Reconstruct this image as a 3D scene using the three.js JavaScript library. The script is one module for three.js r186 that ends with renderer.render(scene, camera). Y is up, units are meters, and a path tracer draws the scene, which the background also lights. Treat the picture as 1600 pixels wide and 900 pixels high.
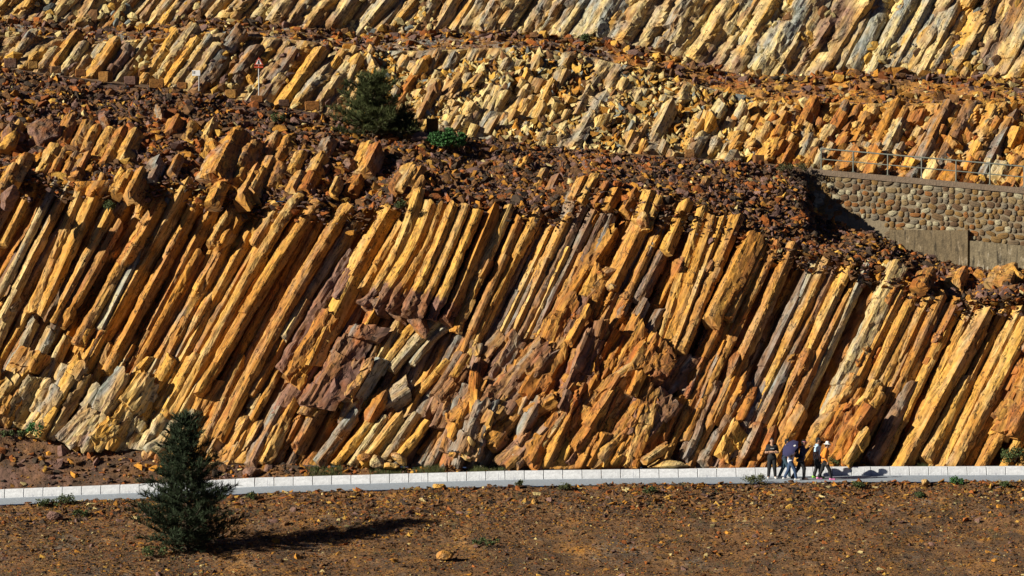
import * as THREE from 'three';
import { ConvexGeometry } from 'three/addons/geometries/ConvexGeometry.js';
import { RoundedBoxGeometry } from 'three/addons/geometries/RoundedBoxGeometry.js';
import { mergeGeometries, mergeVertices } from 'three/addons/utils/BufferGeometryUtils.js';

// ------------------------------------------------------------------ camera, sky, sun, exposure
const scene = new THREE.Scene();
const CAM = new THREE.Vector3(0, 11, 125), AIM = new THREE.Vector3(0, 7.76, 0), FOV = 10.84;
const camera = new THREE.PerspectiveCamera(FOV, 16 / 9, 1, 3000);
camera.position.copy(CAM); camera.lookAt(AIM); camera.updateMatrixWorld();
scene.add(camera);
const SUN = new THREE.Vector3(-0.83, 0.41, 0.36).normalize();
const skyTex = (() => { // clear late-afternoon sky: pale at the horizon, deep blue overhead, brighter round the sun
  const w = 256, h = 128, d = new Float32Array(w * h * 4), v = new THREE.Vector3();
  for (let y = 0; y < h; y++) for (let x = 0; x < w; x++) {
    const el = ((y + .5) / h - .5) * Math.PI, az = ((x + .5) / w - .5) * 2 * Math.PI; v.set(Math.cos(el) * Math.cos(az), Math.sin(el), Math.cos(el) * Math.sin(az));
    const up = Math.max(0, v.y), t = Math.exp(-up * 3.2), g = Math.max(0, v.dot(SUN)), glow = .9 * g ** 24 + .25 * g ** 5, i = (y * w + x) * 4;
    d[i] = .04 + .26 * t + glow; d[i + 1] = .13 + .30 * t + glow * .85; d[i + 2] = .46 + .34 * t + glow * .6; d[i + 3] = 1;
  }
  const t = new THREE.DataTexture(d, w, h, THREE.RGBAFormat, THREE.FloatType); t.mapping = THREE.EquirectangularReflectionMapping; t.magFilter = t.minFilter = THREE.LinearFilter; t.wrapS = THREE.RepeatWrapping; t.needsUpdate = true; return t;
})();
scene.background = scene.environment = skyTex;
scene.backgroundIntensity = 0.1;
scene.environmentIntensity = 0.1;
const sun = new THREE.DirectionalLight(new THREE.Color(1, 0.92, 0.76), 5);
sun.position.copy(SUN).multiplyScalar(120); sun.castShadow = true;
Object.assign(sun.shadow.camera, { left: -60, right: 60, top: 50, bottom: -40, near: 1, far: 300 });
sun.shadow.mapSize.set(4096, 4096);
scene.add(sun, sun.target);
const renderer = new THREE.WebGLRenderer({ antialias: true });
renderer.toneMapping = THREE.LinearToneMapping; renderer.toneMappingExposure = 1.55;
renderer.shadowMap.enabled = true;

// ------------------------------------------------------------------ helpers
function rngOf(seed) { let a = seed >>> 0; return () => { a = (a + 0x6d2b79f5) | 0; let t = Math.imul(a ^ (a >>> 15), 1 | a); t = (t + Math.imul(t ^ (t >>> 7), 61 | t)) ^ t; return ((t ^ (t >>> 14)) >>> 0) / 4294967296; }; }
const R0 = rngOf(11);
const PERM = new Uint8Array(512); { const p = [...Array(256).keys()]; for (let i = 255; i > 0; i--) { const j = Math.floor(R0() * (i + 1)); [p[i], p[j]] = [p[j], p[i]]; } for (let i = 0; i < 512; i++) PERM[i] = p[i & 255]; }
function grad(h, x, y, z) { h &= 15; const u = h < 8 ? x : y, v = h < 4 ? y : h === 12 || h === 14 ? x : z; return ((h & 1) ? -u : u) + ((h & 2) ? -v : v); }
function noise(x, y, z) {
  const X0 = Math.floor(x), Y0 = Math.floor(y), Z0 = Math.floor(z); x -= X0; y -= Y0; z -= Z0;
  const X = X0 & 255, Y = Y0 & 255, Z = Z0 & 255, u = x * x * x * (x * (x * 6 - 15) + 10), v = y * y * y * (y * (y * 6 - 15) + 10), w = z * z * z * (z * (z * 6 - 15) + 10);
  const A = PERM[X] + Y, AA = PERM[A] + Z, AB = PERM[A + 1] + Z, B = PERM[X + 1] + Y, BA = PERM[B] + Z, BB = PERM[B + 1] + Z;
  const l = (a, b, t) => a + t * (b - a);
  return l(l(l(grad(PERM[AA], x, y, z), grad(PERM[BA], x - 1, y, z), u), l(grad(PERM[AB], x, y - 1, z), grad(PERM[BB], x - 1, y - 1, z), u), v),
    l(l(grad(PERM[AA + 1], x, y, z - 1), grad(PERM[BA + 1], x - 1, y, z - 1), u), l(grad(PERM[AB + 1], x, y - 1, z - 1), grad(PERM[BB + 1], x - 1, y - 1, z - 1), u), v), w);
}
const fbm = (x, y, z, o = 4) => { let s = 0, a = 0.5, f = 1; for (let i = 0; i < o; i++) { s += a * noise(x * f + i * 7.3, y * f, z * f); a *= 0.5; f *= 2.03; } return s; };
const clamp = (v, a = 0, b = 1) => Math.min(b, Math.max(a, v));
const smooth = (a, b, v) => { const t = clamp((v - a) / (b - a)); return t * t * (3 - 2 * t); };
const V = (x, y, z) => new THREE.Vector3(x, y, z);

// a place in the valley given by its bearing from the viewpoint survey (px, py on a 1600 x 900 plan of the view) and its distance z
const TH = Math.tan(FOV * Math.PI / 360), FW = AIM.clone().sub(CAM).normalize(), UPV = V(1, 0, 0).cross(FW);
function W(px, py, z) {
  const d = FW.clone().addScaledVector(V(1, 0, 0), (px - 800) / 450 * TH).addScaledVector(UPV, (450 - py) / 450 * TH);
  return CAM.clone().addScaledVector(d, (z - CAM.z) / d.z);
}
const toPx = (p) => { const q = p.clone().sub(CAM), f = q.dot(FW); return [800 + q.x / f / TH * 450, 450 - q.dot(UPV) / f / TH * 450]; };
const used = {};
function numbered(name) { const n = used[name] = (used[name] ?? -1) + 1; return n ? `${name}_${String(n).padStart(3, '0')}` : name; }
function mesh(name, geo, mat, parent = scene) {
  const m = new THREE.Mesh(geo, mat); m.name = parent === scene ? numbered(name) : name; m.castShadow = m.receiveShadow = true; parent.add(m); return m;
}
function tag(o, label, category, group) { o.userData.label = label; o.userData.category = category; if (group) o.userData.group = group; return o; }
function struct(name) { const g = new THREE.Group(); g.name = name; g.userData.kind = 'structure'; scene.add(g); return g; }
function thing(name, label, category, pos = [0, 0, 0], turn = 0, group) { const g = new THREE.Group(); g.name = numbered(name); g.position.set(...pos); g.rotation.y = turn; scene.add(g); return tag(g, label, category, group); }

// ------------------------------------------------------------------ rock colours and materials
const C = { ochre: [.49, .215, .024], gold: [.64, .36, .065], rust: [.37, .11, .018], cream: [.70, .55, .25], grey: [.25, .275, .27], purple: [.20, .11, .09], dark: [.06, .037, .022], brown: [.21, .098, .034] };
const KEYS = Object.keys(C);
// weights per colour; the noise decides which of them shows where
function rockColor(x, y, z, pal, out, i, k = 5, f = 1) {
  let r = 0, g = 0, b = 0, t = 0;
  for (let n = 0; n < KEYS.length; n++) {
    const w = pal[KEYS[n]]; if (!w) continue;
    const v = w * Math.exp(k * (noise(x * .7 * f + n * 17.1, y * .7 * f + n * 5.7, z * .7 * f) * .7 + noise(x * 2.9 * f, y * 2.9 * f + n * 9.1, z * 2.9 * f + n * 3.3) * .6));
    const c = C[KEYS[n]]; r += v * c[0]; g += v * c[1]; b += v * c[2]; t += v;
  }
  const m = (1 + .35 * noise(x * 6.1 * f, y * 6.1 * f, z * 6.1 * f)) / t;
  out[i] = r * m; out[i + 1] = g * m; out[i + 2] = b * m;
}
const PAL = {
  ochre: { ochre: 4.5, gold: 2.6, rust: 2, cream: .5, grey: .5, brown: 1.3, purple: .4 },
  gold: { gold: 5, ochre: 3.4, cream: 1.3, grey: .45, brown: .6, rust: .8 },
  pale: { cream: 3.6, grey: 3, gold: 1.3, ochre: .7, brown: 1.5, purple: .8 },
  grey: { grey: 4, cream: 1.2, gold: .4, purple: .3 },
  rust: { rust: 3, ochre: 3, brown: 2, gold: .6, purple: .4 },
  purple: { purple: 4, brown: 2, rust: .6, grey: .3, ochre: .3 },
  dull: { brown: 2, grey: 2, ochre: 1, purple: 1, dark: .5 },
  soil: { brown: 2.4, purple: 2.4, dark: 4 },
  earth: { brown: 4, dark: 3.6, ochre: .8, grey: .2 },
  red: { rust: 2.4, brown: 2, purple: 1.6, ochre: 4.5, gold: 2.2 }, mauve: { cream: 2, purple: 2, gold: 2, brown: 1, grey: .6 },
};
function dataTex(n, fn, srgb, rx, ry) {
  const d = new Uint8Array(n * n * 4);
  for (let y = 0; y < n; y++) for (let x = 0; x < n; x++) { const c = fn(x / n, y / n), i = (y * n + x) * 4; d[i] = clamp(c[0]) * 255; d[i + 1] = clamp(c[1]) * 255; d[i + 2] = clamp(c[2]) * 255; d[i + 3] = 255; }
  const t = new THREE.DataTexture(d, n, n); t.wrapS = t.wrapT = THREE.RepeatWrapping; t.magFilter = THREE.LinearFilter; t.minFilter = THREE.LinearMipmapLinearFilter; t.generateMipmaps = true;
  if (srgb) t.colorSpace = THREE.SRGBColorSpace; t.repeat.set(rx, ry); t.needsUpdate = true; return t;
}
// seamless noise on a torus-like wrap: blend of shifted copies
function tile(f, fx, fy, seed) { return (u, v) => { const a = f(u * fx, v * fy, seed), b = f((u - 1) * fx, v * fy, seed), c = f(u * fx, (v - 1) * fy, seed), d = f((u - 1) * fx, (v - 1) * fy, seed); const l = a * (1 - u) + b * u, m = c * (1 - u) + d * u; return (l * (1 - v) + m * v); }; }
const tF = tile((x, y, s) => fbm(x, y, s, 5), 40, 3.5, 3.1), tG = tile((x, y, s) => noise(x, y, s), 90, 6, 8.7), tH = tile((x, y, s) => fbm(x, y, s, 5), 16, 16, 5.5), tI = tile((x, y, s) => fbm(x, y, s, 3), 60, 60, 2.2), tK = tile((x, y, s) => fbm(x, y, s, 4), 18, 5, 1.3);
const crack = (v) => smooth(0, .045, Math.abs(v));
const streakCol = dataTex(1024, (u, v) => { const f = tF(u, v), s = .96 + .75 * f + .2 * tG(u, v) + .5 * tH(u, v) + .25 * tI(u, v), k = .4 + .6 * smooth(0, .035, Math.abs(tK(u, v) - .1)); return [s * k, s * k * (.985 + .1 * tH(v, u)), s * k * (.95 + .15 * f)]; }, true, 1 / 3, 1 / 3);
const streakBump = dataTex(1024, (u, v) => { const h = tH(u, v), s = .5 + .4 * tF(u, v) + .12 * tG(u, v) + .5 * h + .25 * tI(u, v) - .25 * (1 - smooth(0, .04, Math.abs(tK(u, v) - .1))); return [s, s, s]; }, false, 1 / 3, 1 / 3);
const roughCol = dataTex(1024, (u, v) => { const s = .95 + .45 * tH(u, v) + .3 * tI(u, v), k = .8 + .2 * crack(tH(v, u)); return [s * k, s * k, s * k * .98]; }, true, 1 / 4, 1 / 4);
const roughBump = dataTex(1024, (u, v) => { const s = .5 + .5 * tH(u, v) + .35 * tI(u, v) - .1 * (1 - crack(tH(v, u))); return [s, s, s]; }, false, 1 / 4, 1 / 4);
const rockMat = new THREE.MeshStandardMaterial({ vertexColors: true, roughness: .95, map: streakCol, bumpMap: streakBump, bumpScale: .028, flatShading: true });
const massMat = new THREE.MeshStandardMaterial({ vertexColors: true, roughness: .95, map: roughCol, bumpMap: roughBump, bumpScale: .10, flatShading: true });
const soilMat = new THREE.MeshStandardMaterial({ vertexColors: true, roughness: 1, map: roughCol, bumpMap: roughBump, bumpScale: .05, flatShading: true });
const stoneMat = new THREE.MeshStandardMaterial({ color: 0xffffff, roughness: .95, flatShading: true, map: roughCol, bumpMap: roughBump, bumpScale: .05 });
const boulderMat = massMat;

// ------------------------------------------------------------------ the lie of the land: curves [px, py, z]
function curve(pts) {
  return (px) => {
    let i = 0; while (i < pts.length - 2 && px > pts[i + 1][0]) i++;
    const a = pts[i], b = pts[i + 1], t = clamp((px - a[0]) / (b[0] - a[0]), -1.5, 2.5), s = t > 0 && t < 1 ? t : clamp(t, 0, 1);
    return [a[1] + (b[1] - a[1]) * s, a[2] + (b[2] - a[2]) * s];
  };
}
const cNear = curve([[-300, 2600, 88], [1900, 2600, 88]]);
const cBottom = curve([[-300, 915, 17], [800, 912, 15.5], [1900, 912, 15]]);
const cKerb0 = curve([[-300, 790, -.5], [0, 778, -.5], [230, 769, -.5], [400, 760, -.5], [800, 749, -.5], [1320, 742.5, -.5], [1900, 741, -.5]]);
const roadLine = curve([-300, -150, 0, 120, 230, 320, 400, 600, 800, 1060, 1320, 1900].map((px) => { const p = W(px, cKerb0(px)[0], -.5); return [p.x, p.y]; })), roadY = roadLine;
const cVerge = curve(Array.from({ length: 23 }, (_, i) => { const px = -300 + i * 100, x = W(px, 750, 2.45).x, q = toPx(V(x, roadY(x)[0] - .03, 2.45)); return [px, q[1], 2.45]; }));
const cKerb = cKerb0;
const cFoot = curve([[-300, 620, -4.5], [0, 662, -4], [60, 676, -3.8], [130, 692, -3.5], [250, 706, -3], [350, 722, -2.4], [500, 729, -1.8], [800, 731, -1.7], [1900, 729, -1.7]]);
const cBrow = curve([[-300, 260, -7], [0, 272, -7], [100, 285, -7], [200, 280, -7], [280, 283, -7], [400, 318, -7], [480, 312, -7], [560, 335, -7], [630, 305, -7], [720, 318, -7], [860, 330, -7], [920, 290, -7.2], [1000, 310, -6.8], [1090, 335, -6.5], [1200, 380, -6.3], [1320, 402, -6], [1420, 440, -5.6], [1500, 470, -5.2], [1600, 462, -5.2], [1900, 500, -5]]);
const cLedge = curve([[-300, 85, -17], [0, 108, -17], [120, 124, -17], [250, 140, -17], [400, 162, -16.5], [560, 190, -16], [700, 212, -15.5], [900, 236, -15], [1200, 258, -14.6], [1255, 272, -14.5], [1275, 335, -13.6], [1400, 385, -12.4], [1520, 426, -11.3], [1600, 430, -10.8], [1900, 440, -9]]);
const cTerrace = curve([[-300, 85, -17.2], [0, 108, -17.2], [120, 124, -17.2], [250, 140, -17.2], [400, 162, -16.7], [560, 190, -16.2], [700, 212, -15.7], [900, 236, -15.2], [1200, 258, -14.8], [1258, 263, -14.8], [1600, 297, -11.4], [1900, 325, -9]]);
const cFoot2 = curve([[-300, 82, -20.5], [0, 104, -20.5], [120, 120, -20.5], [250, 136, -20.5], [400, 160, -20], [560, 188, -19.5], [700, 210, -19], [900, 234, -18.5], [1200, 256, -18], [1258, 262, -17.5], [1600, 298, -14.5], [1900, 325, -12.5]]);
const cBrow2 = curve([[-300, 28, -24], [0, 46, -24], [130, 66, -24], [240, 62, -24], [330, 50, -24], [480, 64, -24], [560, 80, -24], [650, 80, -24], [700, 78, -24], [800, 74, -24], [900, 84, -24], [1000, 108, -23.5], [1100, 136, -23], [1200, 160, -22], [1400, 162, -21.5], [1600, 160, -20.5], [1900, 180, -19]]);
const cFoot3 = curve([[-300, 10, -27], [0, 28, -27], [130, 52, -27], [240, 47, -27], [330, 34, -27], [480, 47, -27], [560, 62, -27], [650, 57, -27], [800, 57, -27], [900, 62, -27], [1000, 76, -26.5], [1100, 106, -26], [1200, 126, -25], [1300, 120, -25], [1400, 117, -24.5], [1500, 126, -24], [1600, 122, -23.5], [1900, 130, -23]]);
const cTop3 = curve([[-300, -260, -33], [1900, -260, -33]]);
const cFar = curve([[-300, -330, -80], [1900, -330, -80]]);

// angular broken rock: every block of an uneven net is its own tilted plane
const hash = (i, j, k) => { let h = Math.imul(i, 374761393) ^ Math.imul(j, 668265263) ^ Math.imul(k, 2147483647 - 1); h = Math.imul(h ^ (h >>> 13), 1274126177); return ((h ^ (h >>> 16)) >>> 0) / 4294967296; };
function blocks(u, v, k, g) {
  const I = Math.floor(u), J = Math.floor(v); let best = 9, r = 0;
  for (let i = I - 1; i <= I + 1; i++) for (let j = J - 1; j <= J + 1; j++) { const a = i + .5 + (hash(i, j, k) - .5) * .9, b = j + .5 + (hash(i, j, k + 1) - .5) * .9, dx = u - a, dy = v - b, d = dx * dx + dy * dy; if (d < best) { best = d; r = hash(i, j, k + 2) - .5 + g * ((hash(i, j, k + 3) - .5) * dx + (hash(i, j, k + 4) - .5) * dy) * 2; } }
  return r;
}
function crag(p, ln = 1.08) { const c = Math.cos(ln), s = Math.sin(ln), w1 = .12 * noise(p.x * .9, p.y * .9, 4), w2 = .12 * noise(p.x * .9, p.y * .9, 14), u = p.x * s - p.y * c + w1, v = p.x * c + p.y * s + w2; return .55 * blocks(u / .85, v / 2.3, 1, .7) + .26 * blocks(u / .42, v / 1.0, 7, .9); }
// columns still grown together: sharp ridges along the lean of the rock, each stepped where a length has broken away
function ridges(p, ln, wd) {
  const c = Math.cos(ln), s = Math.sin(ln), u = (p.x * s - p.y * c) / wd + .25 * noise(p.x * .25, p.y * .25, 4.4), v = p.x * c + p.y * s, i = Math.floor(u), f = u - i, pk = .35 + .35 * hash(i, 3, 5);
  const g = Math.floor(v / (1.3 + 2.5 * hash(i, 8, 2)) + 9 * hash(i, 1, 1)), nb = fbm(u * .9, v * .5, 7.7, 3);
  return .38 * (f < pk ? f / pk : (1 - f) / (1 - pk)) - .19 + .5 * (hash(i, 2, 9) - .5) - (hash(i, 5, 5) < .2 ? .4 : 0) + .42 * (hash(i, g, 4) - .6) * (hash(i, g, 6) < .5 ? 1 : 0) + .12 * nb;
}
function surf(lo, hi, px, v, o = {}) {
  if (o.lean) px -= o.lean * (lo(px)[0] - hi(px)[0]) * (1 - v);
  const a = lo(px), b = hi(px), e = o.bend ?? 1, w = v ** e;
  const p = W(px, a[0] + (b[0] - a[0]) * v, a[1] + (b[1] - a[1]) * w), amp = o.amp ?? .3, f = o.f ?? .35, edge = o.edge ?? 1;
  const k = edge ? smooth(0, .06, v) * smooth(0, .06, 1 - v) * .8 + .2 : 1;
  const n1 = fbm(p.x * f, p.y * f, p.z * f + 3, 5), n2 = fbm(p.x * f + 40, p.y * f, p.z * f, 3);
  p.y += amp * k * n1 * (o.ny ?? 1); p.z += amp * k * n2 * (o.nz ?? 1);
  if (o.crag) { const [m, out] = o.crag(px, v, a[0] + (b[0] - a[0]) * v); p.z += k * m * crag(p) + out + (o.ridge ? k * ridges(p, o.ridge[0], o.ridge[1]) : 0); }
  return p;
}
function sheet(name, lo, hi, nx, nv, pal, o, parent, mat, x0 = -260, x1 = 1860) {
  const pos = [], col = [], uv = [], idx = [], c = [0, 0, 0];
  for (let j = 0; j <= nv; j++) for (let i = 0; i <= nx; i++) {
    const px = x0 + (x1 - x0) * i / nx, p = surf(lo, hi, px, j / nv, o);
    pos.push(p.x, p.y, p.z); const ra = o.ridge?.[0]; if (ra) uv.push(p.x * Math.sin(ra) - p.y * Math.cos(ra), p.x * Math.cos(ra) + p.y * Math.sin(ra)); else uv.push(p.x, (o.flat ? -p.z : p.y * 1.1 - p.z * .5));
    if (ra) { const q = uv.length - 2; rockColor(uv[q] * 1.3, uv[q + 1] * .4, 5 + Math.floor(uv[q] / .7) * 3.7, typeof pal === 'function' ? pal(px, j / nv) : pal, c, 0, 5); } else rockColor(p.x, p.y, p.z, typeof pal === 'function' ? pal(px, j / nv) : pal, c, 0, 4); col.push(...c);
  }
  for (let j = 0; j < nv; j++) for (let i = 0; i < nx; i++) { const a = j * (nx + 1) + i, b = a + 1, d = a + nx + 1, e = d + 1; if ((i + j) & 1) idx.push(a, b, d, b, e, d); else idx.push(a, b, e, a, e, d); }
  const g = new THREE.BufferGeometry(); g.setAttribute('position', new THREE.Float32BufferAttribute(pos, 3)); g.setAttribute('uv', new THREE.Float32BufferAttribute(uv, 2)); g.setAttribute('color', new THREE.Float32BufferAttribute(col, 3)); g.setIndex(idx); g.computeVertexNormals();
  return mesh(name, g, mat, parent);
}

// ------------------------------------------------------------------ a rock column: an irregular prism with joints, spalled faces and chipped edges
function columnGeo(pts, out, o) {
  const rnd = rngOf(o.seed), r = o.r, cell = o.cell ?? .1, P = pts.map((p) => p.clone());
  let at, tan;
  if (P.length === 2) { const d = P[1].clone().sub(P[0]); at = (t) => P[0].clone().addScaledVector(d, t); tan = () => d.clone().normalize(); }
  else { const ctl = P[1].clone().multiplyScalar(2).addScaledVector(P[0], -.5).addScaledVector(P[2], -.5); at = (t) => P[0].clone().multiplyScalar((1 - t) ** 2).addScaledVector(ctl, 2 * t * (1 - t)).addScaledVector(P[2], t * t); tan = (t) => P[0].clone().multiplyScalar(-2 * (1 - t)).addScaledVector(ctl, 2 - 4 * t).addScaledVector(P[2], 2 * t).normalize(); }
  const L = P.length === 2 ? P[0].distanceTo(P[1]) : P[0].distanceTo(P[1]) + P[1].distanceTo(P[2]);
  const N = o.sides ?? [4, 5, 5, 6, 4, 6][Math.floor(rnd() * 6)], th = [], d0 = [], turn = (o.turn ?? (rnd() - .5) * .3 + .13) + Math.PI / N;
  for (let i = 0; i < N; i++) { th.push(turn + (i + (rnd() - .5) * .26) * 2 * Math.PI / N); d0.push(r * (.8 + rnd() * .3)); }
  // joints across the column and what each length between them lost
  const joints = []; let s = (o.jointFirst ?? rnd()) * 1.6; while (s < L - .2) { joints.push(s); s += .4 + rnd() * (o.jointGap ?? 3); }
  const segs = []; let wob = [0, 0];
  for (let k = 0; k <= joints.length; k++) {
    wob = [wob[0] * .6 + (rnd() - .5) * .04 * r, wob[1] * .6 + (rnd() - .5) * .04 * r];
    segs.push({ d: d0.map((d) => d * (1 - (rnd() < (o.spall ?? .3) ? rnd() * .34 : rnd() * .04))), off: wob });
  }
  const ang = []; // angles round the column, from the back round the front to the back
  const cor = []; for (let i = 0; i < N; i++) { let a = th[i], b = th[(i + 1) % N]; if (b < a) b += 2 * Math.PI; cor.push(Math.atan2(Math.sin((a + b) / 2), Math.cos((a + b) / 2))); }
  cor.sort((a, b) => a - b);
  for (let i = 0; i < N; i++) { const a = cor[i], b = i < N - 1 ? cor[i + 1] : cor[0] + 2 * Math.PI, mid = Math.cos((a + b) / 2), m = mid > -.35 ? Math.max(2, Math.round((b - a) * r / cell)) : 1; for (let k = 0; k < m; k++) ang.push(a + (b - a) * k / m); }
  const ringS = []; { const n = Math.max(3, Math.round(L / (cell * 1.35))); for (let k = 0; k <= n; k++) ringS.push([L * k / n, 0]); }
  let rings = ringS.filter(([q]) => !joints.some((j) => Math.abs(j - q) < cell * .7)); joints.forEach((j, k) => rings.push([j - .012, k], [j + .012, k + 1])); rings.sort((a, b) => a[0] - b[0]);
  let sg = 0; rings = rings.map(([q]) => { while (sg < joints.length && q > joints[sg]) sg++; return [q, sg]; });
  const e1 = V(), e2 = V(), pos = [], uv = [], col = [], idx = [], M = ang.length, c = [0, 0, 0], sd = o.seed * 3.17 % 97;
  const tiltT = [(rnd() - .5) * 1.1 + .2, (rnd() - .5) * 1.2], tiltB = [(rnd() - .5) * .8, (rnd() - .5) * .8], rag = o.ragged ?? 1;
  const put = (p, u, v, cx = 0, cy = 0) => { pos.push(p.x, p.y, p.z); uv.push(u + sd, v + sd); rockColor(cx * 1.5 + sd, cy * 1.5, v * .45 + cx * .3, o.palB && v + .5 * noise(cx * 4, cy * 4, sd) < (o.endLen ?? .8) ? o.palB : o.pal, c, 0, o.contrast ?? 5); const q = o.tone ?? 1; col.push(c[0] * q, c[1] * q, c[2] * q); };
  const frame = (t, a) => { e1.copy(out).addScaledVector(a, -out.dot(a)).normalize(); e2.crossVectors(a, e1); };
  for (const [q, k] of rings) {
    const t = q / L, a = tan(t), P0 = at(t), S = segs[k]; frame(t, a);
    const taper = 1 - (o.taper ?? 0) * t - (o.taperB ?? 0) * (1 - t) ** 3;
    for (let i = 0; i <= M; i++) {
      const A = i < M ? ang[i] : ang[0] + 2 * Math.PI, ca = Math.cos(A), sa = Math.sin(A); let m1 = 9, m2 = 9;
      for (let n = 0; n < N; n++) { const cc = Math.cos(A - th[n]); if (cc > .1) { const x = S.d[n] / cc; if (x < m1) { m2 = m1; m1 = x; } else if (x < m2) m2 = x; } }
      const ax = ca * r + sd, ay = sa * r, nz = noise(ax * 2.2, ay * 2.2, q * .8 + sd), nf = noise(ax * 5, ay * 5, q * 2.3 + sd), nh = noise(ax * 9, ay * 9, q * 6);
      const edge = Math.max(0, 1 - (m2 - m1) / (.16 * r + .03));
      let rad = m1 * taper - edge * (.004 + .18 * Math.max(0, nf - .1) + .05 * Math.max(0, nh)) * (.5 + r) + .010 * nz + .008 * nf + .006 * nh - (.055 * smooth(.08, .12, noise(ax * 1.9, ay * 1.9 + 5, q * .75 + sd)) + .03 * smooth(.10, .15, noise(ax * 4.1, ay * 4.1, q * 1.9 + sd))) * (.4 + r);
      const rg = (o.rough ?? 0) + (o.endRough ?? 0) * smooth(1.6, .2, q); if (rg) rad += rg * (fbm(ax * 1.6, ay * 1.6, q * 1.2 + sd, 4));
      const u = rad * ca + S.off[0], v = rad * sa + S.off[1], wT = smooth(1.3, 0, L - q), wB = smooth(1.3, 0, q);
      const sh = wT * (u * tiltT[0] + v * tiltT[1] + rag * .35 * nf * r) + wB * (u * tiltB[0] + v * tiltB[1] + rag * .3 * nf * r) + .1 * nz;
      put(P0.clone().addScaledVector(e1, u).addScaledVector(e2, v).addScaledVector(a, sh), A * r, q, ca * r, sa * r);
    }
  }
  const nR = rings.length;
  for (let j = 0; j < nR - 1; j++) for (let i = 0; i < M; i++) { const a = j * (M + 1) + i, b = a + 1, d = a + M + 1, e = d + 1; if ((i + j) & 1) idx.push(a, b, d, b, e, d); else idx.push(a, b, e, a, e, d); }
  for (const [j, dir] of [[0, -1], [nR - 1, 1]]) {
    const base = pos.length / 3, mid = V(); for (let i = 0; i < M; i++) mid.add(V(pos[(j * (M + 1) + i) * 3], pos[(j * (M + 1) + i) * 3 + 1], pos[(j * (M + 1) + i) * 3 + 2])); mid.multiplyScalar(1 / M).addScaledVector(tan(j ? 1 : 0), dir * .1 * r);
    put(mid, 0, j ? L : 0); for (let i = 0; i < M; i++) { const a = j * (M + 1) + i; if (dir > 0) idx.push(base, a, a + 1); else idx.push(base, a + 1, a); }
  }
  const g = new THREE.BufferGeometry(); g.setAttribute('position', new THREE.Float32BufferAttribute(pos, 3)); g.setAttribute('uv', new THREE.Float32BufferAttribute(uv, 2)); g.setAttribute('color', new THREE.Float32BufferAttribute(col, 3)); g.setIndex(idx); g.computeVertexNormals(); return g;
}
// an angular mass of rock: a ball cut by many planes, roughened
function outcropGeo(o) {
  const rnd = rngOf(o.seed), g0 = mergeVertices(new THREE.IcosahedronGeometry(1, o.detail ?? 12).deleteAttribute('uv').deleteAttribute('normal')), p = g0.attributes.position, pl = [], col = [], uv = [], c = [0, 0, 0];
  for (let i = 0; i < (o.planes ?? 22); i++) { const z = rnd() * 2 - 1, a = rnd() * 6.283, s = Math.sqrt(1 - z * z); pl.push([s * Math.cos(a), s * Math.sin(a), z, .58 + rnd() * .36]); }
  const M = new THREE.Matrix4().makeBasis(o.e2.clone().multiplyScalar(o.size[0]), o.a.clone().multiplyScalar(o.size[1]), o.e1.clone().multiplyScalar(o.size[2])).setPosition(o.at), q = V();
  for (let i = 0; i < p.count; i++) {
    q.fromBufferAttribute(p, i).normalize(); let m = 1; for (const [x, y, z, d] of pl) { const k = q.x * x + q.y * y + q.z * z; if (k > .05) m = Math.min(m, d / k); }
    q.multiplyScalar(m); q.applyMatrix4(M); const am = o.rough ?? .18, f = o.f ?? 1.3;
    q.x += am * fbm(q.x * f, q.y * f, q.z * f + o.seed, 4); q.y += am * fbm(q.x * f + 9, q.y * f, q.z * f + o.seed, 4); q.z += am * fbm(q.x * f, q.y * f + 21, q.z * f + o.seed, 4);
    p.setXYZ(i, q.x, q.y, q.z); rockColor(q.x + o.seed % 31, q.y, q.z, o.pal, c, 0, 5); col.push(...c); uv.push(q.x + q.z * .4, q.y + q.z * .3);
  }
  g0.setAttribute('color', new THREE.Float32BufferAttribute(col, 3)); g0.setAttribute('uv', new THREE.Float32BufferAttribute(uv, 2)); g0.computeVertexNormals(); return g0;
}
// loose stones: hulls of random points
const stoneGeos = []; { const rnd = rngOf(77); for (let k = 0; k < 22; k++) { const pts = [], fl = .6 + rnd() * .45, el = .65 + rnd() * .5; for (let i = 0; i < 9 + (k % 5); i++) { const z = rnd() * 2 - 1, a = rnd() * 6.283, s = Math.sqrt(1 - z * z), r = .8 + rnd() * .25; pts.push(V(s * Math.cos(a) * r * .55, z * r * .55 * fl, s * Math.sin(a) * r * .55 * el)); } const g = new ConvexGeometry(pts), p = g.attributes.position, nn = g.attributes.normal, uv = []; for (let i = 0; i < p.count; i++) { const ax = Math.abs(nn.getX(i)), ay = Math.abs(nn.getY(i)), az = Math.abs(nn.getZ(i)); const q = ax > ay && ax > az ? [p.getZ(i), p.getY(i)] : ay > az ? [p.getX(i), p.getZ(i)] : [p.getX(i), p.getY(i)]; uv.push(q[0] * 1.3 + k * .37, q[1] * 1.3 + k * .61); } g.setAttribute('uv', new THREE.Float32BufferAttribute(uv, 2)); stoneGeos.push(g); } }
const stoneTone = (rnd, mix) => { let t = rnd() * mix.reduce((s, m) => s + m[1], 0); for (const [k, w] of mix) { if ((t -= w) < 0) { const c = C[k], q = .45 + rnd() * .75; return new THREE.Color().setRGB(c[0] * q, c[1] * q, c[2] * q); } } return new THREE.Color(.2, .1, .05); };
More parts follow.
